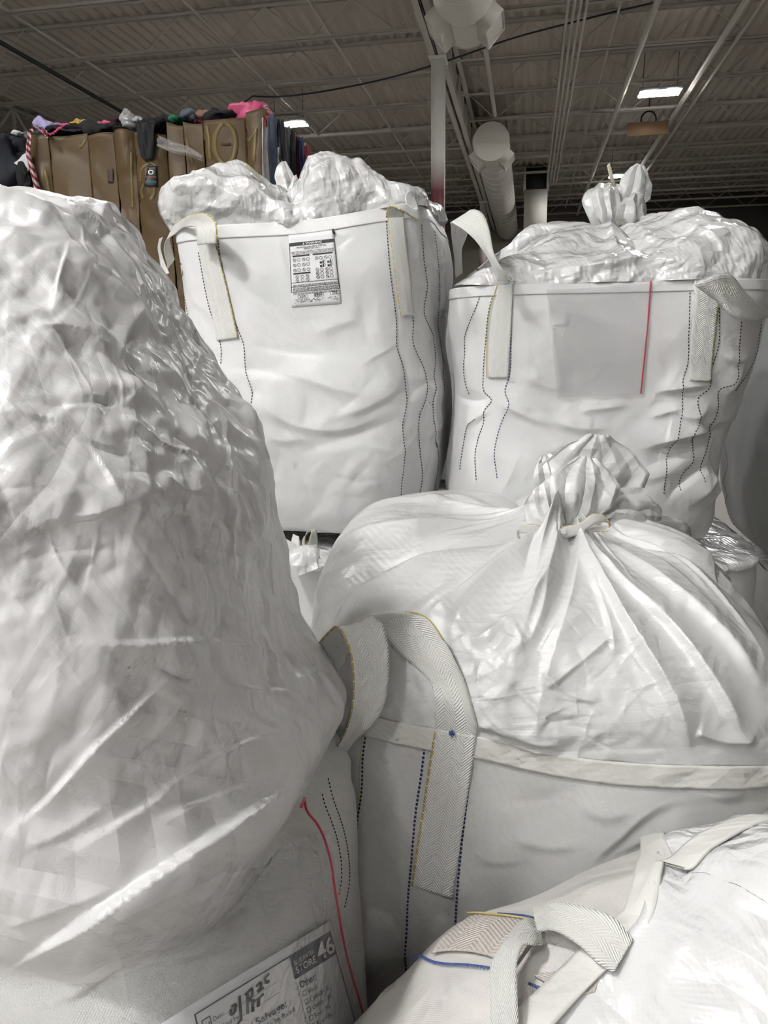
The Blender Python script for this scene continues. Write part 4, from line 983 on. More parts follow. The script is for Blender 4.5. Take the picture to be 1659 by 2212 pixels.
for pts, w1, w2, a in [([K, (1080, 1180), (900, 1230), (760, 1300), (690, 1340)], 14, 34, .030), ([K, (1050, 1150), (900, 1150), (760, 1165), (700, 1190)], 12, 26, .022), ([K, (1100, 1130), (980, 1080), (880, 1100)], 12, 24, .022),
                       ([K, (1090, 1230), (980, 1300), (900, 1350)], 12, 30, .024), ([K, (1170, 1280), (1090, 1350), (1000, 1400)], 12, 24, .018), ([K, (1190, 1240), (1170, 1330), (1140, 1400)], 10, 22, .014),
                       ([K, (1290, 1250), (1370, 1380), (1440, 1490), (1500, 1640)], 9, 40, .030), ([K, (1330, 1260), (1420, 1330), (1540, 1480), (1620, 1620)], 10, 34, .022), ([K, (1350, 1210), (1470, 1290), (1600, 1420), (1659, 1500)], 10, 26, .018),
                       ([K, (1400, 1180), (1520, 1230), (1659, 1310)], 10, 24, .018), ([K, (1400, 1130), (1520, 1150), (1659, 1200)], 10, 22, .018), ([K, (1270, 1240), (1310, 1330), (1330, 1420)], 8, 18, .012),
                       ([(700, 1400), (800, 1370), (900, 1310), (1010, 1250)], 8, 20, .014), ([(1440, 1160), (1560, 1140), (1600, 1150)], 8, 16, .012), ([(1180, 1490), (1260, 1430), (1330, 1370)], 6, 14, .008), ([(1170, 1460), (1230, 1500), (1300, 1520)], 6, 14, .008), ([(1100, 1480), (1200, 1560), (1300, 1580)], 7, 18, -.008),
                       ([(1030, 1560), (1130, 1590), (1230, 1610)], 8, 20, .010), ([(1500, 1580), (1560, 1600), (1640, 1600)], 8, 18, .010)]:
    fold(STs, pts, w1, w2, a, ends=(.06, .2))
STs.refresh(); STs.mesh('tied_skirt', M_skirt, tb_)
for sd, bl, npl, nodes in [
    (321, .03, 5, [((1196, 1158, 1.90), (1248, 1158, 1.90)), ((1172, 1110, 1.93), (1305, 1120, 1.93)), ((1155, 1050, 1.95), (1372, 1085, 1.96)), ((1160, 1005, 1.97), (1402, 1025, 1.97)), ((1215, 965, 1.98), (1358, 968, 1.98)), ((1272, 938, 1.98), (1312, 940, 1.98))]),
    (322, .035, 5, [((1215, 1160, 1.87), (1245, 1176, 1.86)), ((1265, 1095, 1.90), (1300, 1196, 1.84)), ((1335, 1055, 1.92), (1355, 1208, 1.85)), ((1395, 1055, 1.93), (1412, 1182, 1.88)), ((1424, 1095, 1.93), (1430, 1145, 1.91))]),
    (323, .02, 3, [((1190, 1152, 1.86), (1218, 1154, 1.86)), ((1142, 1128, 1.86), (1208, 1090, 1.86)), ((1130, 1088, 1.87), (1200, 1042, 1.88)), ((1148, 1062, 1.88), (1186, 1030, 1.89))]),
    (324, .03, 4, [((1200, 1152, 1.86), (1248, 1154, 1.85)), ((1192, 1085, 1.84), (1325, 1100, 1.83)), ((1190, 1035, 1.85), (1345, 1050, 1.85)), ((1222, 1000, 1.88), (1318, 1018, 1.88)), ((1250, 985, 1.90), (1290, 992, 1.90))]),
    (325, .02, 3, [((1202, 1156, 1.92), (1228, 1156, 1.92)), ((1165, 1090, 1.94), (1230, 1080, 1.94)), ((1152, 1030, 1.95), (1222, 1000, 1.96)), ((1158, 1000, 1.96), (1200, 975, 1.97)), ((1168, 985, 1.97), (1190, 978, 1.97))]),
    (326, .02, 3, [((1225, 1170, 1.85), (1246, 1160, 1.86)), ((1290, 1180, 1.82), (1330, 1100, 1.84)), ((1330, 1190, 1.83), (1390, 1110, 1.86)), ((1350, 1200, 1.85), (1415, 1130, 1.88))])]:
    petal(nodes, M_skirt, tb_, 'gathered_neck', sd, bl * .5, 110, 110, (.055, .024), .15, npl + 3, .0065)
# webbing bow round the neck
YK = 1.72
mbt = MB(); mbt.tube([knT + np.array([.043 * math.cos(a), .043 * math.sin(a), .0 + .004 * math.sin(3 * a)]) for a in np.linspace(0, 2 * math.pi, 40)], .010, 6, cap=False)
mbt.obj('tie_tape', M_cord, tb_, smooth=True)
bow = thing  # (bow pieces below)
ribbon([((1212, 1138, YK), (1212, 1167, YK)), ((1180, 1138, YK), (1180, 1160, YK)), ((1140, 1133, YK), (1140, 1153, YK)), ((1118, 1146, YK + .01), (1122, 1153, YK + .015)), ((1122, 1167, YK), (1126, 1163, YK + .02)), ((1150, 1167, YK), (1150, 1150, YK + .015)), ((1212, 1153, YK), (1212, 1143, YK + .01))], M_strap, tb_, 'bow_loop', 90, 5, .002)
ribbon([((1212, 1138, YK), (1212, 1167, YK)), ((1250, 1129, YK - .01), (1252, 1153, YK - .01)), ((1285, 1109, YK - .02), (1292, 1129, YK - .02)), ((1312, 1119, YK - .02), (1318, 1129, YK - .01)), ((1316, 1143, YK - .02), (1318, 1136, YK)), ((1280, 1150, YK - .01), (1284, 1136, YK)), ((1212, 1160, YK), (1212, 1143, YK + .01))], M_strap, tb_, 'bow_loop', 90, 5, .002)
ribbon([((1208, 1142, YK - .02), (1224, 1142, YK - .02)), ((1207, 1152, YK - .026), (1225, 1152, YK - .026)), ((1209, 1163, YK - .015), (1224, 1163, YK - .015))], M_strap_p, tb_, 'bow_knot', 20, 5, .003)
# broad lifting loop
patch(ST, [(940, 1575), (1030, 1585), (978, 1935), (890, 1908)], 12, 70, .006, .003, 'strap_leg', M_strap, tb_)
ribbon([((942, 1590, 1.405), (1030, 1600, 1.385)), ((940, 1545, 1.40), (1031, 1568, 1.38)), ((938, 1505, 1.40), (1022, 1535, 1.385)), ((930, 1475, 1.42), (1010, 1490, 1.40)), ((895, 1438, 1.45), (985, 1430, 1.42)), ((855, 1405, 1.48), (950, 1370, 1.45)), ((832, 1380, 1.49), (900, 1327, 1.47)), ((806, 1362, 1.47), (850, 1322, 1.46)), ((780, 1352, 1.44), (800, 1328, 1.44))], M_strap_p, tb_, 'lifting_strap', 120, 11, .003)
mbx = MB().tube(polycurve([atY(883, 1321, 1.468), atY(915, 1330, 1.465), atY(938, 1352, 1.45), atY(958, 1382, 1.44)], 20), .0016, 6); mbx.obj('yellow_tracer', M_yel, tb_)
ribbon([((636, 1445, 1.52), (700, 1500, 1.50)), ((655, 1425, 1.50), (715, 1478, 1.48)), ((690, 1385, 1.47), (752, 1420, 1.46)), ((718, 1355, 1.43), (790, 1378, 1.45)), ((724, 1352, 1.41), (800, 1332, 1.44)), ((735, 1362, 1.385), (826, 1348, 1.405)), ((752, 1395, 1.37), (838, 1392, 1.385)), ((762, 1450, 1.36), (840, 1455, 1.37)), ((762, 1510, 1.36), (832, 1515, 1.365)), ((748, 1575, 1.37), (808, 1562, 1.37)), ((722, 1625, 1.39), (770, 1598, 1.385)), ((690, 1680, 1.43), (735, 1650, 1.43))], M_strap, tb_, 'lifting_strap', 150, 11, .003, .006)
p_, _ = ST.at([(978, 1571)], .014)
mbx = MB()
for k in range(3):
    a = 1.05 * k + .4; d = np.array([.006 * math.cos(a), 0, .006 * math.sin(a)]); mbx.tube([p_[0] - d, p_[0] + d], .0022, 5)
mbx.obj('ink_star', M_bluel, tb_)
for pts, m_ in [([(795, 1556), (785, 1640), (783, 1700), (772, 1790), (770, 1830), (772, 1950), (776, 2040)], M_blk), ([(925, 1545), (912, 1660), (898, 1760), (890, 1850), (880, 1960), (878, 2040), (876, 2110)], M_blue), ([(1028, 1570), (1014, 1680), (1000, 1800), (990, 1900), (984, 1990), (982, 2040)], M_blue)]:
    stitch(ST, pts, m_, tb_, .0052, .0042, .0046)
stitch(ST, [(790, 1556), (780, 1640), (778, 1700), (767, 1790)], M_yel, tb_, .005, .003, .002, name='yellow_seam')

# ================================================================== tall puffed bag in front at the left
wb_ = thing('bulk_bag', 'tall untied crumpled bulk bag carrying the clear pouch with printed store form', 'bag', (atY(100, 1700, 1.22)[0], 1.22, 0.0), BAGG)
YW = 1.22
rowsW = [(3150, -560, 740, YW, 3.2), (2900, -610, 790, YW, 3.4), (2600, -620, 800, YW, 3.4), (2212, -610, 787, YW, 3.4), (2000, -600, 772, YW, 3.6), (1850, -600, 766, YW, 3.8), (1760, -590, 742, YW, 4), (1690, -600, 690, YW, 4), (1640, -620, 714, YW, 3.8), (1582, -630, 735, YW, 3.6), (1540, -640, 714, YW, 3.4), (1500, -650, 690, YW, 3.2),
         (1440, -660, 655, YW, 3), (1390, -660, 640, YW, 3), (1200, -660, 600, YW + .01, 2.8), (1000, -650, 570, YW + .03, 2.6), (880, -640, 522, YW + .06, 2.5), (770, -620, 470, YW + .09, 2.4), (640, -580, 402, YW + .13, 2.3), (580, -540, 370, YW + .16, 2.2), (530, -470, 335, YW + .19, 2.2), (480, -350, 303, YW + .22, 2.2), (450, -190, 272, YW + .24, 2.1), (432, 0, 248, YW + .25, 2.0), (425, 110, 220, YW + .25, 2), (424, 140, 195, YW + .25, 2)]
PW = outline_rings(rowsW, 620, 940, YB)
SW = Surf(with_bottom(PW))
iw = 0
mW = pxmask(SW, [(330, 1880, 800, 2400, .04)], 60)
up = (SW.px[..., 1] < 1640).astype(float); upS = sstep(1760, 1640, SW.px[..., 1])
fm = mW * (.12 + .88 * upS)
fm2 = fm * lerp(1, .7, sstep(1000, 1350, SW.px[..., 1]))
zigzag(SW, 180, 5, (.25, .5), .035, fm); zigzag(SW, 181, 9, (.12, .35), .09, fm); zigzag(SW, 182, 14, (.04, .12), .10, fm2); zigzag(SW, 183, 12, (.02, .045), .075, fm2)
creases(SW, 81, 18, (.06, .25), (.006, .03), (.001, .004), mask=mW); creases(SW, 83, 620, (.015, .10), (.0014, .005), (.0006, .0026), mask=mW * (.15 + .85 * upS))
for pts, w1, w2, a in [([(690, 1665), (560, 1740), (330, 1890), (130, 2020), (0, 2110)], 10, 150, .034), ([(405, 1400), (330, 1480), (210, 1600), (90, 1740), (0, 1810)], 10, 60, .020), ([(645, 1450), (560, 1400), (430, 1385), (250, 1390), (60, 1372)], 12, 60, .014),
                       ([(715, 1560), (600, 1500), (480, 1478), (415, 1440)], 10, 34, .016), ([(735, 1582), (640, 1572), (540, 1600), (430, 1650), (300, 1750), (100, 1870)], 12, 40, .018), ([(690, 1655), (560, 1690), (440, 1730), (300, 1800)], 12, 40, .012),
                       ([(455, 780), (505, 930), (508, 1100), (502, 1280), (520, 1360)], 8, 24, .014), ([(190, 475), (260, 505), (330, 590), (400, 700), (480, 815)], 9, 30, .020), ([(150, 520), (122, 620), (115, 670)], 8, 30, .012), ([(0, 560), (80, 570), (150, 640)], 10, 30, .012),
                       ([(0, 885), (120, 905), (190, 945), (320, 972)], 10, 34, .014), ([(40, 872), (150, 868), (260, 860), (330, 820)], 8, 24, -.012), ([(180, 935), (220, 990), (260, 1070)], 8, 26, .014), ([(0, 1180), (130, 1120), (220, 1110), (340, 1068)], 10, 40, .016),
                       ([(230, 870), (300, 910), (380, 960), (420, 970), (500, 968)], 8, 30, .016), ([(270, 770), (300, 700), (330, 640)], 9, 24, .012), ([(60, 690), (180, 700), (270, 760)], 9, 26, .012), ([(300, 560), (340, 620), (350, 700)], 8, 22, .010), ([(350, 1010), (420, 1060), (480, 1050)], 8, 22, .010), ([(330, 1130), (400, 1100), (480, 1130)], 8, 22, .010),
                       ([(230, 1660), (320, 1600), (420, 1480)], 8, 28, .010), ([(0, 2010), (150, 1960), (300, 1900)], 12, 40, .010), ([(40, 1840), (140, 1800), (260, 1720)], 10, 30, .010), ([(100, 2190), (250, 2090), (380, 1990)], 12, 40, .012), ([(580, 1130), (590, 1220), (600, 1330)], 6, 14, .008), ([(320, 1440), (390, 1470), (430, 1470)], 8, 20, -.010)]:
    fold(SW, pts, w1 * .4, w2 * 1.3, a * (.45 if a < .03 else .7), ends=(.35, .35), sharp=.9)
lx = np.interp(SW.px[..., 0], [0, 130, 330, 560, 690, 760], [2110, 2020, 1890, 1740, 1668, 1630])
flat = sstep(25, 110, SW.px[..., 1] - lx) * sstep(150, 330, SW.px[..., 0]) * SW.front
SW.P = SW.P + (SW.P0 - SW.P) * flat[..., None]
SW.refresh()
def mesh_rows(s, i0, i1, name, mat, parent):
    P_ = s.P[i0:i1]; nv, nu = P_.shape[:2]
    U = np.r_[0, np.cumsum(np.linalg.norm(np.diff(s.P0, axis=1), axis=-1).mean(0))]; V = np.r_[0, np.cumsum(np.linalg.norm(np.diff(s.P0, axis=0), axis=-1).mean(1))][i0:i1]
    uv = np.stack(np.broadcast_arrays(U[None, :], V[:, None]), -1).reshape(-1, 2)
    return mesh_obj(name, P_.reshape(-1, 3), grid_faces(nv, nu, True), mat, parent, uv=uv)
zrim = atY(690, 1690, YW)[2]; irim = int(np.argmin(np.abs(SW.P0[:, 0, 2] - zrim)))
M_puff = fabric('puffed_film', (.84, .83, .825), .34, .12, 7.0, .08, .0042, .10, .16, spec=.55, coat=.28)
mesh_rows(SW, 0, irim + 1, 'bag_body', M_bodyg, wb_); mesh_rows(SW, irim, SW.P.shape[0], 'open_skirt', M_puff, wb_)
# pouch with the printed store form
QP = [(250, 1960), (690, 1800), (800, 2330), (330, 2500)]
pw_ = patch(SW, QP, 90, 90, .014, 0, 'clear_pouch', M_film, wb_, wrinkle=.05)
cord_on(SW, [(636, 1722), (648, 1765), (668, 1790), (690, 1850), (703, 1930), (715, 2000), (735, 2090), (760, 2170), (778, 2240)], .0022, M_red, pw_, 'red_zip', .018, True)
for pts in ([(690, 1720), (712, 1770), (730, 1830), (735, 1900), (728, 1940)], [(698, 1690), (730, 1760), (748, 1830), (752, 1910), (742, 1960)]): stitch(SW, pts, M_blk, wb_, .004, .003, .002)
QC = [(335, 2212), (703, 1988), (800, 2330), (420, 2580)]
cf_ = thing('paper_form', 'white printed store form slipped in the clear pouch of tall crumpled bag', 'paper form', SW.at([(560, 2120)], .008, True)[0][0])
sh_ = patch(SW, QC, 20, 24, .008, .0006, 'sheet', M_paper, cf_, smooth=True)
def fcard(s, t, lift=0.0):
    s = np.ravel(s); t = np.ravel(t); s = .985 - (.985 - s) * np.interp(s, [.03, .125, .33, .635, 1], [.82, .81, .785, .70, .70])
    p, n = SW.at(quad_px(QC, s, t * .78 + .012), .0088, True); return p + n * lift
# card coordinates: s across the sheet, t down
ink_quads(fcard, [(.635, .052, .985, .235)], 'heading_block', M_inkblue, sh_, .0004)
ink_text(fcard, '46', .835, .205, .14, .125, 'printed_number', M_white, sh_, .0022, .02)
ink_text(fcard, 'BLUEWATER', .652, .135, .165, .036, 'printed_text', M_white, sh_, .0018, .0); ink_text(fcard, 'STORE', .652, .20, .165, .052, 'printed_text', M_white, sh_, .0018, .012)
ink_quads(fcard, [(.03, .052, .64, .062), (.03, .052, .04, 1), (.978, .235, .985, 1), (.635, .26, .638, .9), (.33, .33, .333, .9)], 'printed_border', M_inkblue, sh_, .0004)
ink_quads(fcard, [(.20, .172, .52, .1745), (.29, .252, .52, .2545)], 'printed_rule', M_ink, sh_, .0004)
T_ = lambda s, a, b, w, h, bold=0.0: ink_text(fcard, s, a, b, w, h, 'printed_text', M_inkblue, sh_, .0014, bold)
T_('Date:', .125, .172, .068, .034); T_('Packed by', .125, .252, .14, .034)
T_('Other:', .655, .315, .13, .05, .018); T_('Blue', .70, .38, .07, .036); T_('Outlet - SL', .70, .445, .165, .036); T_('Outlet - HL', .70, .51, .165, .036); T_('Raw - HL', .70, .575, .135, .036); T_('Raw - SL', .70, .64, .13, .036); T_('Media', .70, .705, .10, .036)
T_('Salvage:', .35, .375, .19, .052, .018); T_('To be Baled', .39, .44, .19, .036); T_('Books', .39, .505, .10, .036)
bx_ = []
for t in (.345, .41, .475, .54, .605, .67):
    for (a, b) in (((.66, t),) if t < .40 else ((.66, t), (.352, t))):
        bx_ += [(a, b, a + .03, b + .004), (a, b + .034, a + .03, b + .038), (a, b, a + .003, b + .038), (a + .028, b, a + .031, b + .038)]
ink_quads(fcard, bx_, 'printed_boxes', M_ink, sh_, .0004)
ink_quads(fcard, [(.06, .12, .115, .128), (.06, .12, .066, .22), (.109, .12, .115, .22), (.06, .212, .115, .22)], 'printed_box', M_inkblue, sh_, .0004); T_('N', .072, .20, .03, .05, .02)
hand = []
for pl in ([(.235, .16), (.225, .20), (.25, .20), (.27, .15), (.24, .15)], [(.30, .11), (.275, .27), (.25, .285)], [(.345, .13), (.32, .26)], [(.33, .13), (.375, .11), (.37, .16), (.34, .175), (.38, .21)], [(.40, .12), (.43, .105), (.425, .14), (.40, .16), (.44, .155)], [(.49, .085), (.455, .10), (.46, .14), (.48, .13)], [(.36, .21), (.35, .27)], [(.40, .20), (.385, .26)], [(.385, .21), (.43, .195)]):
    for (a, b), (c, d) in zip(pl[:-1], pl[1:]):
        L_ = math.hypot(c - a, d - b) + 1e-9; nx_, ny_ = -(d - b) / L_ * .0085, (c - a) / L_ * .0085
        hand.append(([(a - nx_, b - ny_), (a + nx_, b + ny_), (c + nx_, d + ny_), (c - nx_, d - ny_)],))
ink_quads(fcard, hand, 'handwriting', M_ink, sh_, .0008)

# ================================================================== bag lying over in the near right corner
db_ = thing('bulk_bag', 'tipped-over bulk bag with light blue threads and dirty strap in front of the bow-tied bag', 'bag', (1.0 * .35, .85, 0.0), BAGG)
sil = [(735, 2250, 1.05), (790, 2200, 1.05), (860, 2132, 1.05), (1010, 1994, 1.06), (1140, 1950, 1.06), (1290, 1890, 1.05), (1440, 1832, 1.03), (1560, 1803, 1.01), (1720, 1775, 1.0), (1950, 1760, .98), (2150, 1800, .96)]
S_ = np.array([atY(*p) for p in sil]); nx_ = 260
kx_ = np.r_[0, np.cumsum(np.linalg.norm(np.diff(S_, axis=0), axis=1))]; S_ = interp(kx_, S_, np.linspace(0, kx_[-1], nx_))
offs = np.array([(-.52, -3.0), (-.52, -.62), (-.47, -.22), (-.38, -.02), (-.25, .05), (-.13, .055), (0, 0), (.10, -.09), (.18, -.25), (.21, -.5), (.21, -3.0)])
ko = np.r_[0, np.cumsum(np.minimum(np.linalg.norm(np.diff(offs, axis=0), axis=1), .3))]; ny_ = 230
of = interp(ko, offs, np.linspace(0, ko[-1], ny_))
PD = S_[None] + np.stack([np.zeros(ny_), of[:, 0], of[:, 1]], -1)[:, None]
PD[..., 2] = np.maximum(PD[..., 2], .004 + .0 * PD[..., 2])
PD = PD[:, :]
SD = Surf(PD, False)
mD = pxmask(SD, [(900, 1960, 1400, 2180, .25)], 40); zigzag(SD, 260, 6, (.06, .2), .05, mD)
creases(SD, 261, 60, (.04, .18), (.006, .02), (.0012, .004), mask=mD); creases(SD, 262, 40, (.06, .2), (.02, .05), (.003, .008), mask=mD, sharp=False)
for pts, w1, w2, a in [([(1310, 1930), (1345, 1975), (1370, 2010)], 6, 14, -.008), ([(1180, 1960), (1300, 1930), (1440, 1870)], 14, 34, .008), ([(1000, 2010), (940, 2060), (880, 2130)], 12, 26, .008), ([(1440, 1850), (1420, 1930), (1370, 2000)], 10, 24, .008), ([(960, 2120), (1000, 2160), (1060, 2200)], 10, 26, .010)]:
    fold(SD, pts, w1, w2, a)
SD.refresh()
M_dirty = fabric('soiled_weave', (.80, .77, .74), .52, .1, 6, .35, .0036, .3, .05)
SD.mesh('bag_body', M_dirty, db_)
seam_uv = SD.uv([(1560, 1835), (1530, 1850), (1488, 1885), (1450, 1950), (1385, 2018), (1310, 2088), (1235, 2160), (1190, 2205)])
seam_uv = np.concatenate([seam_uv[:1] + (seam_uv[0] - seam_uv[2]) * 1.6, seam_uv, seam_uv[-1:] + (seam_uv[-1] - seam_uv[-3]) * 1.2]); seam = polycurve(seam_uv, 110)
def sewn(name, mat, s0, s1, nx, off, th):
    u_ = seam[:, None, :] + np.linspace(s0, s1, nx)[None, :, None] * np.array([-62.0, 92.0])[None, None]
    u_[..., 0] = np.clip(u_[..., 0], 12, ny_ - 3); u_[..., 1] = np.clip(u_[..., 1], 1, nx_ - 3); sh = u_.shape[:2]
    p = SD._bil(SD.P, u_.reshape(-1, 2)).reshape(*sh, 3); n = SD._bil(SD.N0, u_.reshape(-1, 2)).reshape(*sh, 3); n /= np.linalg.norm(n, axis=-1, keepdims=True)
    x = np.linspace(s0, s1, nx); lift = off * (1 + 0 * x)
    p = p + n * lift[None, :, None]; ss = Surf(p, False); ss.N0 = n
    if name == 'glossy_skirt': zigzag(ss, 271, 7, (.08, .2), .12); zigzag(ss, 272, 8, (.02, .06), .10)
    if not orient(ss.P, n): n = n * 1.0
    V, F = sheet(ss.P, n, th); uv = np.stack(np.meshgrid(np.linspace(0, .5, nx), np.linspace(0, .6, sh[0])), -1).reshape(-1, 2)
    return mesh_obj(name, V, F, mat, db_, uv=np.concatenate([uv, uv]))
sewn('glossy_skirt', M_skirt_s, 0.0, 1.5, 120, .010, .004)
sewn('hem', M_hem, -.045, .02, 10, .013, .004)
for pts in ([(1078, 1984), (1172, 1994), (1225, 2016), (1290, 2032)], [(1340, 2032), (1372, 2042), (1398, 2058)], [(898, 2080), (945, 2088), (1030, 2094), (1092, 2106)], [(1145, 2132), (1200, 2152), (1245, 2162)]):
    stitch(SD, pts, M_bluel, db_, .0042, .0016, .0042, .006, byuv=True)
M_strapd = webbing('soiled_webbing', (.66, .61, .56), False)
patch(SD, [(1020, 1992), (1178, 2006), (1112, 2098), (945, 2074)], 60, 40, .006, .003, 'strap_leg', M_strapd, db_, byuv=True)
patch(SD, [(1156, 2116), (1312, 2084), (1290, 2150), (1236, 2162)], 60, 30, .006, .003, 'strap_leg', M_strapd, db_, byuv=True)
cord_on(SD, [(1018, 1990), (1090, 1996), (1175, 2006)], .0014, M_yel, db_, 'yellow_tracer', .013)
def on(px, py, o): return tuple(SD.near(px, py, o + .008))
ribbon([(on(1172, 2010, .008), on(1180, 2054, .008)), (on(1150, 2040, .03), on(1175, 2082, .03)), (on(1118, 2084, .045), on(1154, 2106, .045)), (on(1092, 2141, .045), on(1136, 2138, .045)), (on(1084, 2205, .04), on(1134, 2200, .04)), (on(1080, 2280, .02), on(1134, 2270, .02))], M_strap_p, db_, 'lifting_strap', 70, 9, .003)
ribbon([(on(1176, 2008, .03), on(1182, 2050, .02)), (on(1246, 2026, .05), on(1236, 2062, .035)), (on(1310, 2028, .045), on(1284, 2086, .03)), (on(1356, 2032, .03), on(1312, 2106, .02)), (on(1385, 2052, .012), on(1340, 2120, .008))], M_strap_p, db_, 'lifting_strap', 70, 9, .003)

# ================================================================== further bags behind and below
def plain_bag(name_label, rows, mat, nv=90, nu=200, seed=0, skirt=True, H=.2, knot=None, group=BAGG, loc=None, yaw=YB):
    t = thing('bulk_bag', name_label, 'bag', (0, 0, 0), group)
    P_ = outline_rings(rows, nv, nu, yaw); c = P_.reshape(-1, 3).mean(0); t.location = (c[0], c[1], P_[..., 2].min())
    s = Surf(with_bottom(P_)); facets(s, seed, .16, .04, .015, -1)
    creases(s, seed + 1, 60, (.06, .22), (.01, .04), (.002, .008), sharp=False); s.refresh(); s.mesh('bag_body', mat, t)
    hem_band(s, (-4, None), 'hem', M_hem, t)
    s2 = None
    if skirt:
        r = s.P0[-1]; k = r.mean(0) + [0, 0, H * .8] if knot is None else knot
        s2 = Surf(dome(r, k, H, 50, 2.2, .02, (.55, 1), .05)); pleats(s2, k, 18, seed + 2, (.02, .06), (.006, .02), (.5, 1))
        zigzag(s2, seed + 3, 8, (.06, .16), .11); zigzag(s2, seed + 4, 8, (.02, .05), .10); s2.refresh(); s2.mesh('tied_skirt', M_skirt_s, t)
    return t, s, s2
Y5 = 3.95
bE, sE, _ = plain_bag('bulk bag tinted grey for shade, behind the bag with red-zipped pouch, at its right', [(1190, 1620, 2260, Y5, 3.6), (1170, 1590, 2300, Y5, 3.6), (1080, 1562, 2310, Y5, 3.4), (950, 1558, 2310, Y5, 3.4), (780, 1566, 2300, Y5, 4), (640, 1580, 2290, Y5, 5), (600, 1590, 2280, Y5, 6)], M_shadow_tint, seed=400, H=.2)
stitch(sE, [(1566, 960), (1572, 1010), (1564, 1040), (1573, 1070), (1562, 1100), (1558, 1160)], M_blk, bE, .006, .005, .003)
Y6 = 4.45
plain_bag('bulk bag glimpsed in the gap between the label bag and the red-zipped bag', [(1010, 860, 1240, Y6, 3.6), (990, 840, 1270, Y6, 3.6), (900, 830, 1280, Y6, 3.4), (780, 836, 1275, Y6, 4), (680, 846, 1265, Y6, 5)], M_body, seed=420, H=.12)
# lower row, under the upper bags
def low_bag(label, cx, cy, half, zt, seed, vis=False):
    t = thing('bulk_bag', label, 'bag', (cx, cy, 0), BAGG)
    nu = 220; P_ = []
    for q in np.linspace(0, 1, 60):
        sc = interp([0, .08, .3, .7, 1], [.86, .97, 1.0, 1.0, .98], [q])[0]; sh = ring_shape(nu, 4, YB) * half * sc; P_.append(np.c_[cx + sh[:, 0], cy + sh[:, 1], np.full(nu, .005 + q * zt)])
    s = Surf(with_bottom(np.array(P_))); facets(s, seed, .16, .04, .015, -1); s.refresh(); s.mesh('bag_body', M_body, t)
    r = s.P0[-1]; k = np.array([cx, cy, zt + .02]); s2 = Surf(dome(r, k, .05, 40, 2.0, .02, (.5, 1), .05)); pleats(s2, k, 16, seed + 2, (.02, .06), (.003, .01), (.5, 1)); facets(s2, seed + 3, .06, .10, .05, -1); s2.refresh(); s2.mesh('tied_skirt', M_skirt_s, t)
    return t, s
l1, sl1 = low_bag('lower row bulk bag under the label bag, its webbing loop ends sticking up', -.22, 3.05, .52, .88, 440)
low_bag('bulk bag in the lower row carrying the red-zipped bag', .92, 3.03, .52, .88, 445)
low_bag('bulk bag in the lower row carrying the bag tinted grey for shade', 2.62, 4.0, .55, .44, 450)
low_bag('bulk bag in the lower row carrying the bag in the gap', .55, 4.5, .52, .88, 455)
Yl = 2.52
ribbon([((586, 1140, Yl), (600, 1150, Yl - .02)), ((604, 1170, Yl - .02), (612, 1160, Yl)), ((628, 1192, Yl - .05), (640, 1178, Yl - .02)), ((640, 1215, Yl - .05), (655, 1200, Yl))], M_strap, l1, 'lifting_strap', 40, 6)
ribbon([((640, 1206, Yl), (660, 1212, Yl)), ((630, 1172, Yl), (648, 1172, Yl - .03)), ((634, 1154, Yl + .02), (646, 1160, Yl))], M_strap_p, l1, 'lifting_strap', 40, 6)
ribbon([((662, 1215, Yl - .06), (690, 1205, Yl - .02)), ((664, 1180, Yl - .05), (686, 1176, Yl - .02)), ((672, 1150, Yl - .03), (682, 1146, Yl)), ((662, 1150, Yl + .03), (655, 1165, Yl + .05)), ((658, 1190, Yl + .05), (656, 1200, Yl + .06))], M_strap, l1, 'lifting_strap', 60, 6)
pt, _ = None, None
petal([((600, 1260, 2.40), (690, 1230, 2.42)), ((598, 1215, 2.44), (690, 1190, 2.46)), ((602, 1185, 2.50), (680, 1180, 2.50))], M_skirt, l1, 'skirt_fold', 460, .02, npl=2, amp=.01)

# ================================================================== bales of clothing wrapped in cardboard
M_card = plain('cardboard', (.105, .068, .032), .5, noise=.22, nscale=7, spec=.4)
M_gold = plain('gold_spray', (.165, .118, .042), .45, noise=.25, nscale=14)
BV = 4.85
def on_front(px, py, dv=0.0):
    """point of the bale's front plane (hall v = BV - dv) seen at a pixel"""
    p1 = atY(px, py, 1.0) - CAM; c, s = math.cos(YAW_B), math.sin(YAW_B)
    return CAM + p1 * ((BV - dv) / (p1[0] * s + p1[1] * c))
bl = thing('clothing_bale', 'big bale wrapped in bulging brown cardboard panels with gold spray painted digits', 'bale', hall(-2.7, BV + .55, 1.52), 'clothing bales', ALPHA)
low = thing('clothing_bale', 'lower bale under the gold sprayed cardboard bale, hidden behind the bags', 'bale', hall(-2.7, BV + .55, 0), 'clothing bales', ALPHA)
M_core = plain('dark_cloth_mass', (.02, .019, .022), .9, noise=.4, nscale=10)
def mesh_w(name, s, mat, parent, th=.006):
    """world grid under a rotated parent"""
    P_ = s.P; nv, nu = P_.shape[:2]; n = s.N0
    V, F = sheet(P_, n, th); base = np.array(parent.location if parent.type == 'EMPTY' else parent.parent.location)
    c, sn = math.cos(-ALPHA), math.sin(-ALPHA); D = V - base; V = np.c_[D[:, 0] * c - D[:, 1] * sn, D[:, 0] * sn + D[:, 1] * c, D[:, 2]]
    return mesh_obj(name, V, F, mat, parent, local=True)
def to_local(V, base):
    c, sn = math.cos(-ALPHA), math.sin(-ALPHA); D = np.asarray(V) - base; return np.c_[D[:, 0] * c - D[:, 1] * sn, D[:, 0] * sn + D[:, 1] * c, D[:, 2]]
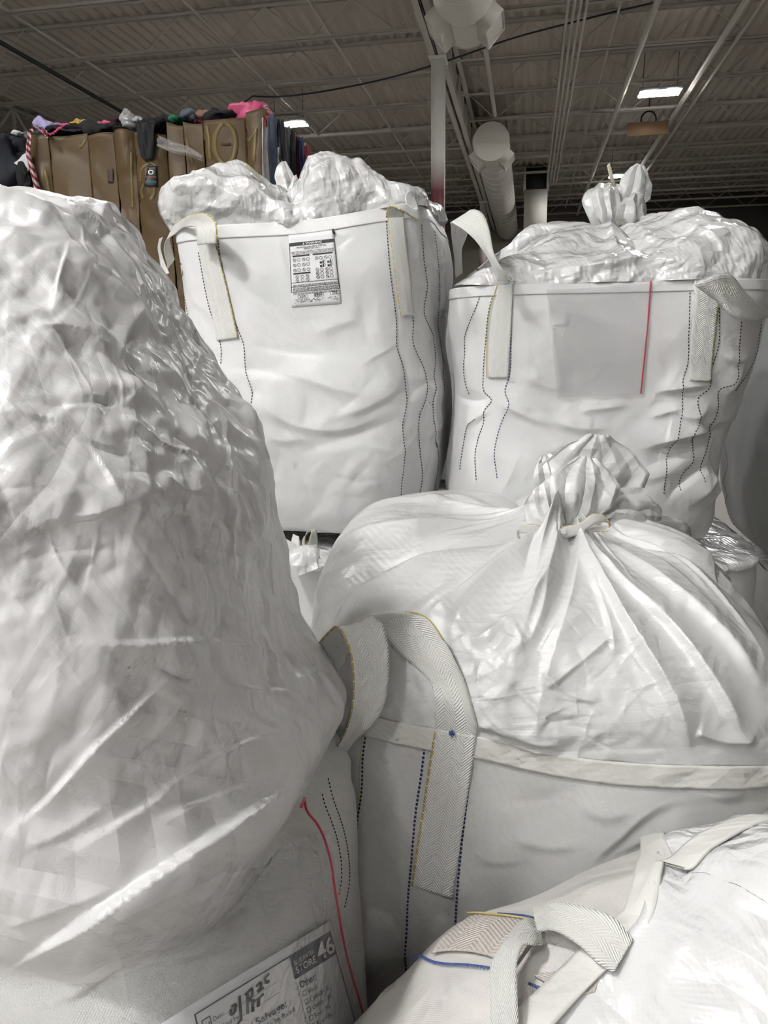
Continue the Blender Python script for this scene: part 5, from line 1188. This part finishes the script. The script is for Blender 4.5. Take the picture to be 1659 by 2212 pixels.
for tt, z1 in ((bl, 1.42), (low, 1.50)):
    mb = MB().box(-.80, .86, -.50, .55, 0.003, z1); hall_mesh(mb, 'clothing_core', M_core, parent=tt)
mb = MB().box(-.86, .9, -.56, -.515, .003, 1.5); hall_mesh(mb, 'cardboard_panel', M_card, parent=low)
mb = MB().box(-.86, .9, .57, .61, .003, 1.5); hall_mesh(mb, 'cardboard_panel', M_card, parent=low)
panels = [(63, 104, 290, .03, 8), (106, 190, 291, .035, 0), (191, 247, 291, .03, 0), (248, 290, 286, .025, 0), (291, 358, 290, .04, 6), (360, 396, 268, .02, 0), (398, 438, 265, .02, 0), (440, 530, 258, .05, 0), (532, 577, 240, .035, 0)]
PS = {}
for k, (a, b, top, bul, slant) in enumerate(panels):
    nu, nv = 26, 60; P_ = np.zeros((nv, nu, 3)); rng = np.random.default_rng(600 + k)
    for i, q in enumerate(np.linspace(0, 1, nv)):
        for j, x in enumerate(np.linspace(0, 1, nu)):
            p = on_front(lerp(a, b, x), top + 4 * math.sin(3 * x + k), 0.0); pb = on_front(lerp(a, b, x), top, 0)
            P_[i, j] = pb; P_[i, j, 2] = lerp(p[2], 1.53, 1 - q)
            # bulge and buckle
            d_ = bul * (1 - (2 * x - 1)**2) * (.6 + .4 * math.sin(5 * q + k)) + .018 * math.sin(9 * q + k * 1.7) * math.sin(math.pi * x) + (.02 if k in (1, 2, 3) else .0) * math.exp(-((q - .62) / .05)**2)
            P_[i, j, :2] -= np.array([math.sin(YAW_B), math.cos(YAW_B)]) * d_
    s = Surf(P_, False); creases(s, 620 + k, 26, (.05, .25), (.006, .03), (.002, .012), where=np.ones((nv, nu), bool)); s.refresh(); PS[k] = s
    mesh_w('cardboard_panel', s, M_card, bl, .008)
def stroke(k, pts, w, mat, name, off=.0095):
    c = polycurve(pts, 40); t_ = np.gradient(c, axis=0); t_ /= np.linalg.norm(t_, axis=1)[:, None]; nn = np.stack([-t_[:, 1], t_[:, 0]], -1)
    s = PS[k]; A = s.at(c + nn * w / 2, off)[0]; B = s.at(c - nn * w / 2, off)[0]; C = s.at(c, off)[0]; P_ = np.stack([A, C, B], 1)
    n = grid_normals(P_, False); n = n * np.sign((n * (CAM - P_)).sum(-1, keepdims=True))
    V, F = sheet(P_, n, .0006); base = np.array(bl.location)
    o = mesh_obj(name, to_local(V, base), F, mat, bl, local=True); return o
ring = [(487 + 23 * math.sin(a) + 0, 312 - 44 * math.cos(a)) for a in np.linspace(.1, 2 * math.pi - .1, 30)]
stroke(7, ring, 11, M_gold, 'painted_digit'); stroke(7, [(446, 272), (450, 300), (452, 330), (454, 345)], 9, M_gold, 'painted_digit')
stroke(8, [(538, 305), (552, 285)], 6, M_gold, 'painted_digit'); stroke(8, [(553, 278), (551, 310), (549, 350)], 9, M_gold, 'painted_digit')
stroke(1, [(184, 300), (178, 314), (172, 318)], 9, M_gold, 'painted_mark'); stroke(0, [(98, 368), (102, 384), (108, 420)], 7, M_gold, 'painted_mark')
stroke(4, [(304, 392), (310, 364), (330, 354), (338, 362)], 7, M_gold, 'painted_digit'); stroke(4, [(310, 430), (308, 412), (318, 398), (330, 400), (334, 418), (328, 432)], 7, M_gold, 'painted_digit'); stroke(3, [(284, 330), (285, 400), (287, 450)], 6, M_gold, 'painted_mark')
stroke(6, [(404, 300), (410, 330), (418, 352)], 8, M_gold, 'painted_mark')
# printed marks on the cardboard
def quad_on(k, q, mat, name, off=.016):
    s = PS[k]; S2, T2 = np.meshgrid(np.linspace(0, 1, 6), np.linspace(0, 1, 10)); p, n = s.at(quad_px(q, S2.ravel(), T2.ravel()), off); p = p.reshape(10, 6, 3); n = n.reshape(10, 6, 3)
    n = n * np.sign((n * (CAM - p)).sum(-1, keepdims=True)); V, F = sheet(p, n, .001); return mesh_obj(name, to_local(V, np.array(bl.location)), F, mat, bl, local=True)
M_tape = plain('black_tape', (.015, .017, .02), .35); M_teal = plain('teal_print', (.05, .22, .24), .5); M_redp = plain('red_white_print', (.45, .12, .10), .5); M_brownp = plain('brown_print', (.07, .04, .03), .7)
quad_on(4, [(322, 361), (339, 361), (341, 404), (317, 404)], M_tape, 'black_tape'); quad_on(2, [(235, 366), (247, 366), (247, 395), (236, 395)], M_brownp, 'printed_stamp'); quad_on(7, [(480, 309), (498, 309), (498, 314), (480, 314)], M_brownp, 'printed_stamp')
stroke(4, [(328 + 4 * math.cos(a), 374 + 4 * math.sin(a)) for a in np.linspace(0, 2 * math.pi, 20)], 2.0, M_white, 'tape_emblem', .020); stroke(4, [(320, 384), (338, 384)], 1.6, M_redp, 'tape_stripe', .020)
v_, F_ = text_geo('prime', .02); x_ = (v_[:, 0] - v_[:, 0].min()) / np.ptp(v_[:, 0]); p_, _ = PS[4].at(np.stack([320 + 18 * x_, 396 - 6.5 * v_[:, 1] / .72], -1), .020)
mesh_obj('tape_lettering', to_local(p_, np.array(bl.location)), F_, M_teal, bl, smooth=False, local=True)
stroke(4, [(293, 416), (292, 428), (300, 436), (306, 434)], 5, M_tape, 'printed_arrow'); stroke(4, [(296, 418), (304, 424)], 4, M_tape, 'printed_arrow')

def garment(name, label, cat, c, size, mat, seed, rz=0.0, group='clothes on top of the cardboard bale', e=2.6, wr=1.0, d=.05):
    """a bundled piece of clothing: a squashed, creased cushion of cloth"""
    nu, nv = 64, 40; th = np.linspace(0, 2 * math.pi, nu, endpoint=False)[None]; ph = np.linspace(-math.pi / 2 + .05, math.pi / 2 - .05, nv)[:, None]
    f = lambda x, p: np.sign(x) * np.abs(x)**(2 / p)
    X = size[0] / 2 * f(np.cos(ph), e) * f(np.cos(th), e); Y = size[1] / 2 * f(np.cos(ph), e) * f(np.sin(th), e); Z = size[2] / 2 * (f(np.sin(ph), e) + 0 * th)
    a = ALPHA + rz; P_ = np.stack([X * math.cos(a) - Y * math.sin(a), X * math.sin(a) + Y * math.cos(a), Z], -1) + np.asarray(c)
    s = Surf(P_, True); w = np.ones((nv, nu), bool); m = min(size)
    zigzag(s, seed, 9, (m * .35, max(size) * .7), .45 * wr); zigzag(s, seed + 5, 6, (m * .15, m * .35), .3 * wr); creases(s, seed + 1, 40, (m * .4, max(size) * .5), (m * .04, m * .16), (m * .04, m * .14 * wr), where=w); s.refresh()
    base = np.array([c[0], c[1], P_[..., 2].min()])
    o = mesh_obj(name, s.P.reshape(-1, 3), grid_faces(nv, nu, True), mat, None, loc=base)
    return tag(o, label, cat, group)
def cl(name, col, rough=.85): return plain(name, col, rough, noise=.25, nscale=25)
C_black = cl('black_cloth', (.012, .012, .014)); C_pink = plain('pink_satin', (.62, .10, .22), .4, noise=.1, nscale=10); C_hot = cl('hot_pink_cloth', (.62, .10, .22)); C_lav = cl('lavender_cloth', (.42, .38, .62)); C_yel = cl('yellow_cloth', (.58, .38, .08))
C_white = cl('white_cloth', (.55, .55, .56)); C_slate = cl('slate_cloth', (.10, .12, .15)); C_tan = cl('tan_cloth', (.30, .17, .12)); C_green = cl('green_cloth', (.02, .20, .10)); C_mar = cl('maroon_cloth', (.10, .012, .03)); C_silver = plain('silver_fabric', (.5, .5, .5), .3, .3)
def top(px, py, back=.25): return on_front(px, py, -back)
def gm(px, y0, y1, w, depth, mat, seed, label, cat='garment', name='garment', back=.2, **k):
    a = top(px, y0, back); b = top(px, y1, back); c = (a + b) / 2
    return garment(name, label, cat, c, (w / F_PX * c[1], depth, abs(a[2] - b[2])), mat, seed, **k)
gm(105, 263, 292, 46, .2, C_lav, 700, 'lavender cloth bundle on bale top above the pink pompom trim')
gm(150, 270, 292, 40, .2, C_hot, 701, 'hot pink cloth lying between lavender and yellow cloth')
gm(173, 264, 281, 34, .2, C_yel, 702, 'mustard yellow cloth on top of the cardboard bale')
gm(160, 280, 296, 112, .3, C_black, 703, 'black cloth with white flecks beneath the yellow cloth', back=.13)
gm(232, 268, 284, 56, .2, C_hot, 704, 'pink cloth strip on bale top left of silver cloth', back=.25)
gm(235, 275, 294, 90, .24, C_black, 705, 'black cloth band below the pink cloth strip', back=.11)
gm(281, 244, 284, 26, .16, C_silver, 706, 'silvery scrunched cloth beside the dangling black lace', back=.1)
gm(262, 255, 280, 20, .18, cl('dark_red_cloth', (.05, .012, .018)), 707, 'dark red cloth tucked left of silvery cloth', back=.2)
gm(299, 258, 270, 16, .12, C_white, 708, 'small shiny white cloth corner right of silvery cloth', back=.1)
gm(325, 258, 284, 50, .2, C_black, 709, 'black sheer cloth bundled above the dangling lace', back=.08)
gm(362, 262, 276, 40, .25, C_black, 710, 'flat black cloth left of green cloth', back=.2)
gm(388, 257, 268, 24, .2, C_green, 711, 'green cloth edge on top of bale')
gm(421, 240, 264, 34, .2, C_slate, 712, 'slate blue cap on top of cardboard bale', back=.25)
gm(456, 243, 262, 34, .2, C_tan, 713, 'tan shoe-like cloth right of slate cap', back=.25)
gm(448, 258, 272, 40, .2, C_mar, 714, 'maroon cloth below the tan cloth', back=.14)
gm(495, 247, 266, 80, .3, C_black, 715, 'black cloth spread left of the pink satin cloth', back=.15)
# pink satin: two lobes of one cloth, one mesh
pa = top(538, 244, .12)
o1 = garment('satin_cloth', 'glossy pink satin cloth heaped on the bale corner', 'garment', pa, (.25, .22, .17), C_pink, 716, e=2.1, wr=.8, d=.06)
# pompom trim, one string of beads
ptm = thing('pompom_trim', 'pink pompom trim along bale edge under lavender cloth', 'trim', on_front(100, 290, .06))
for k, (x, y) in enumerate([(92, 283), (97, 287), (103, 289), (109, 290), (115, 288), (120, 284), (124, 280), (128, 277), (132, 276)]):
    p = on_front(x, y, .05); nu = 10; ph = np.linspace(-1.5, 1.5, 8)[:, None]; th = np.linspace(0, 2 * math.pi, nu, endpoint=False)[None]
    Q = np.stack([np.cos(ph) * np.cos(th), np.cos(ph) * np.sin(th), np.sin(ph) + 0 * th], -1) * .008 + p; mesh_obj('pompom', Q.reshape(-1, 3), grid_faces(8, nu, True), C_hot, ptm)
MB().tube([on_front(x, y, .05) for x, y in [(88, 280), (97, 286), (109, 289), (120, 283), (132, 275), (140, 270)]], .003, 5).obj('cord', C_hot, ptm)
def hang(name, label, cat, nodes, mat, group='clothes hanging off the cardboard bale', th=.008, curl=.01, n=70, amp=.006, seed=0):
    A = np.array([a for a, b in nodes]); B = np.array([b for a, b in nodes]); mid = (A + B) / 2
    k = np.r_[0, np.cumsum(np.linalg.norm(np.diff(mid, axis=0), axis=1))]; q = np.linspace(0, k[-1], n); a = interp(k, A, q); b = interp(k, B, q); x = np.linspace(0, 1, 16); t = np.linspace(0, 1, n)[:, None]
    P_ = a[:, None] * (1 - x[None, :, None]) + b[:, None] * x[None, :, None]; nn = grid_normals(P_, False); nn = nn * np.sign((nn * (CAM - P_)).sum(-1, keepdims=True))
    P_ = P_ + nn * (curl * np.sin(math.pi * x)[None] + amp * np.sin(11 * x[None] + 5 * t + seed) + .5 * amp * np.sin(23 * x[None] - 7 * t))[..., None]
    V, F = sheet(P_, nn, th); o = mesh_obj(name, V, F, mat, None, loc=P_[-1].mean(0)); return tag(o, label, cat, group), P_, nn
w_ = lambda px, py, dv=.08: on_front(px, py, dv)
hang('lace_scarf', 'sheer black lace scarf dangling over the front of cardboard bale', 'scarf', [(w_(296, 268, .02), w_(334, 266, .02)), (w_(297, 285), w_(334, 283)), (w_(296, 300), w_(333, 300)), (w_(301, 325), w_(332, 325)), (w_(304, 338), w_(331, 335)), (w_(311, 346), w_(329, 343))], C_black, th=.002, seed=1)
M_stripe, nt_, b_ = mat_new('red_white_stripe'); tc = N(nt_, 'ShaderNodeTexCoord'); sx = N(nt_, 'ShaderNodeSeparateXYZ'); nt_.links.new(tc.outputs['Object'], sx.inputs[0]); fr_ = math_node(nt_, 'FRACT', math_node(nt_, 'MULTIPLY', math_node(nt_, 'ADD', sx.outputs[2], sx.outputs[0]), 22.0)); st_ = math_node(nt_, 'GREATER_THAN', fr_, .5)
mx = N(nt_, 'ShaderNodeMix', data_type='RGBA'); nt_.links.new(st_, mx.inputs[0]); mx.inputs[6].default_value = (.25, .01, .03, 1); mx.inputs[7].default_value = (.5, .48, .45, 1); nt_.links.new(mx.outputs[2], b_.inputs['Base Color'])
hang('striped_scarf', 'red and white striped scarf hanging at the left end of cardboard bale', 'scarf', [(w_(104, 300), w_(96, 292)), (w_(92, 284, .02), w_(88, 276, .02)), (w_(70, 282, .05), w_(68, 276, .05)), (w_(60, 300), w_(70, 296)), (w_(57, 330), w_(67, 330)), (w_(66, 370), w_(76, 370)), (w_(76, 410), w_(86, 410)), (w_(80, 440), w_(90, 440))], M_stripe, th=.004, seed=2)
hang('clear_wrap', 'torn strip of clear plastic wrap across the cardboard panels', 'plastic wrap', [(w_(342, 292), w_(340, 316)), (w_(375, 306), w_(372, 330)), (w_(405, 316), w_(402, 336)), (w_(438, 336), w_(436, 348))], clear_film('wrap_film', .12), th=.001, seed=3)
# garments pressed into the bale's right side: the side plane runs back along the hall
US = to_hall(on_front(577, 300))[0]
def on_side(px, py, out=0.0):
    p1 = atY(px, py, 1.0) - CAM; c, s = math.cos(YAW_B), math.sin(YAW_B); return CAM + p1 * ((US + out) / (p1[0] * c - p1[1] * s))
side = [(565, 580, 262, 400, (.55, .53, .53), 'white shirt with red block and black lettering hanging at bale corner'), (579, 594, 258, 400, (.07, .09, .14), 'faded blue jeans hanging beside the lettered white shirt'), (592, 602, 262, 410, (.025, .03, .05), 'dark navy cloth hanging right of the blue jeans'), (596, 604, 312, 410, (.5, .5, .5), 'white cloth peeking out below dark navy cloth'),
        (602, 612, 266, 400, (.04, .043, .05), 'charcoal cloth hanging left of pale green cloth'), (609, 618, 276, 350, (.42, .50, .28), 'pale green cloth hanging on bale side'), (616, 627, 280, 400, (.16, .165, .17), 'mid grey cloth hanging right of pale green cloth'), (626, 633, 288, 400, (.02, .02, .022), 'black cloth hanging left of olive cloth'),
        (631, 641, 292, 400, (.13, .14, .11), 'olive grey cloth hanging on bale side'), (640, 646, 300, 400, (.30, .02, .07), 'crimson cloth hanging right of olive cloth'), (645, 653, 304, 400, (.02, .035, .10), 'royal blue cloth hanging between two reds'), (652, 658, 312, 390, (.40, .36, .36), 'thin pale cloth hanging left of the red cloth'), (656, 671, 318, 380, (.26, .02, .035), 'bright red cloth hanging at the far end of bale side')]
for k, (a, b, y0, y1, col, lab_) in enumerate(side):
    o = .09 + .03 * math.sin(k * 2.1)
    oo, P_, n_ = hang('hanging_garment', lab_, 'garment', [(on_side(a, y0 - 2, .0), on_side(b, y0 + 5, .0)), (on_side(a, y0 + 8, o), on_side(b, y0 + 14, o)), (on_side(a + 1, lerp(y0, y1, .4), o + .02), on_side(b + 1, lerp(y0, y1, .42), o + .02)), (on_side(a + 3, lerp(y0, y1, .7), o), on_side(b + 3, lerp(y0, y1, .72), o)), (on_side(a + 6, y1, o - .02), on_side(b + 5, y1, o - .02))], cl('garment_cloth', col), th=.005, amp=.006, curl=.012, seed=k * 1.3)
    if k == 0:
        Rv = P_[14:34, 2:14]; V, F = sheet(Rv + n_[14:34, 2:14] * .014, n_[14:34, 2:14], .001); ob = mesh_obj('red_block', V - np.array(oo.location), F, cl('red_print', (.35, .02, .03)), oo, local=True)
        for ti, txt in enumerate(('THRASH', 'DISTRICT')):
            pass
# second bale further left, mostly dark clothing
bl2 = thing('clothing_bale', 'second bale at the picture edge, dark clothes spilling beside a cardboard strip', 'bale', hall(-4.86, BV + .75, 1.52), 'clothing bales', ALPHA)
hall_mesh(MB().box(-.75, .80, -.45, .6, .003, 1.40), 'clothing_core', M_core, parent=bl2)
low2 = thing('clothing_bale', 'lower bale under the dark clothes at the picture edge, hidden', 'bale', hall(-4.86, BV + .75, 0), 'clothing bales', ALPHA)
hall_mesh(MB().box(-.75, .80, -.45, .6, .003, 1.51), 'clothing_core', M_core, parent=low2)
for tt in (low2,): hall_mesh(MB().box(-.8, .8, -.5, -.46, .003, 1.5), 'cardboard_panel', M_card, parent=tt)
def strip(px0, px1, y0, y1, off=.05):
    P_ = np.zeros((20, 8, 3))
    for i, q in enumerate(np.linspace(0, 1, 20)):
        for j, x in enumerate(np.linspace(0, 1, 8)): P_[i, j] = on_front(lerp(px0, px1, x), lerp(y1, y0, q), off + .01 * math.sin(6 * q))
    s = Surf(P_, False); s.refresh(); mesh_w('cardboard_panel', s, M_card, bl2, .008)
strip(-60, 16, 362, 520, -.1); strip(-60, 8, 305, 352, -.14)
G2 = 'dark clothes spilling from the edge bale'
gm(28, 296, 420, 58, .3, cl('navy_cloth', (.012, .014, .022)), 760, 'navy hooded sweatshirt spilling at the picture edge', back=.12, group=G2, d=.09)
gm(50, 287, 300, 36, .2, C_white, 761, 'white sneaker-like cloth atop the dark clothes', back=.25, group=G2)
hang('white_cloth', 'white square of cloth stuck on the dark clothes', 'cloth', [(w_(50, 335, .03), w_(66, 330, .05)), (w_(40, 345, .05), w_(66, 352, .05)), (w_(32, 356, .05), w_(60, 372, .05)), (w_(46, 370, .05), w_(56, 381, .04))], C_white, G2, .004, .004, 40, .002, 9)
gm(24, 410, 440, 20, .15, cl('red_cloth', (.25, .01, .05)), 762, 'crimson cloth low among the dark clothes', back=-.02, group=G2)
gm(66, 360, 420, 26, .15, C_black, 763, 'black cloth with pink trim under the striped scarf', back=.0, group=G2)
gm(72, 418, 440, 22, .12, C_white, 764, 'white cloth at the foot of the striped scarf', back=-.03, group=G2)
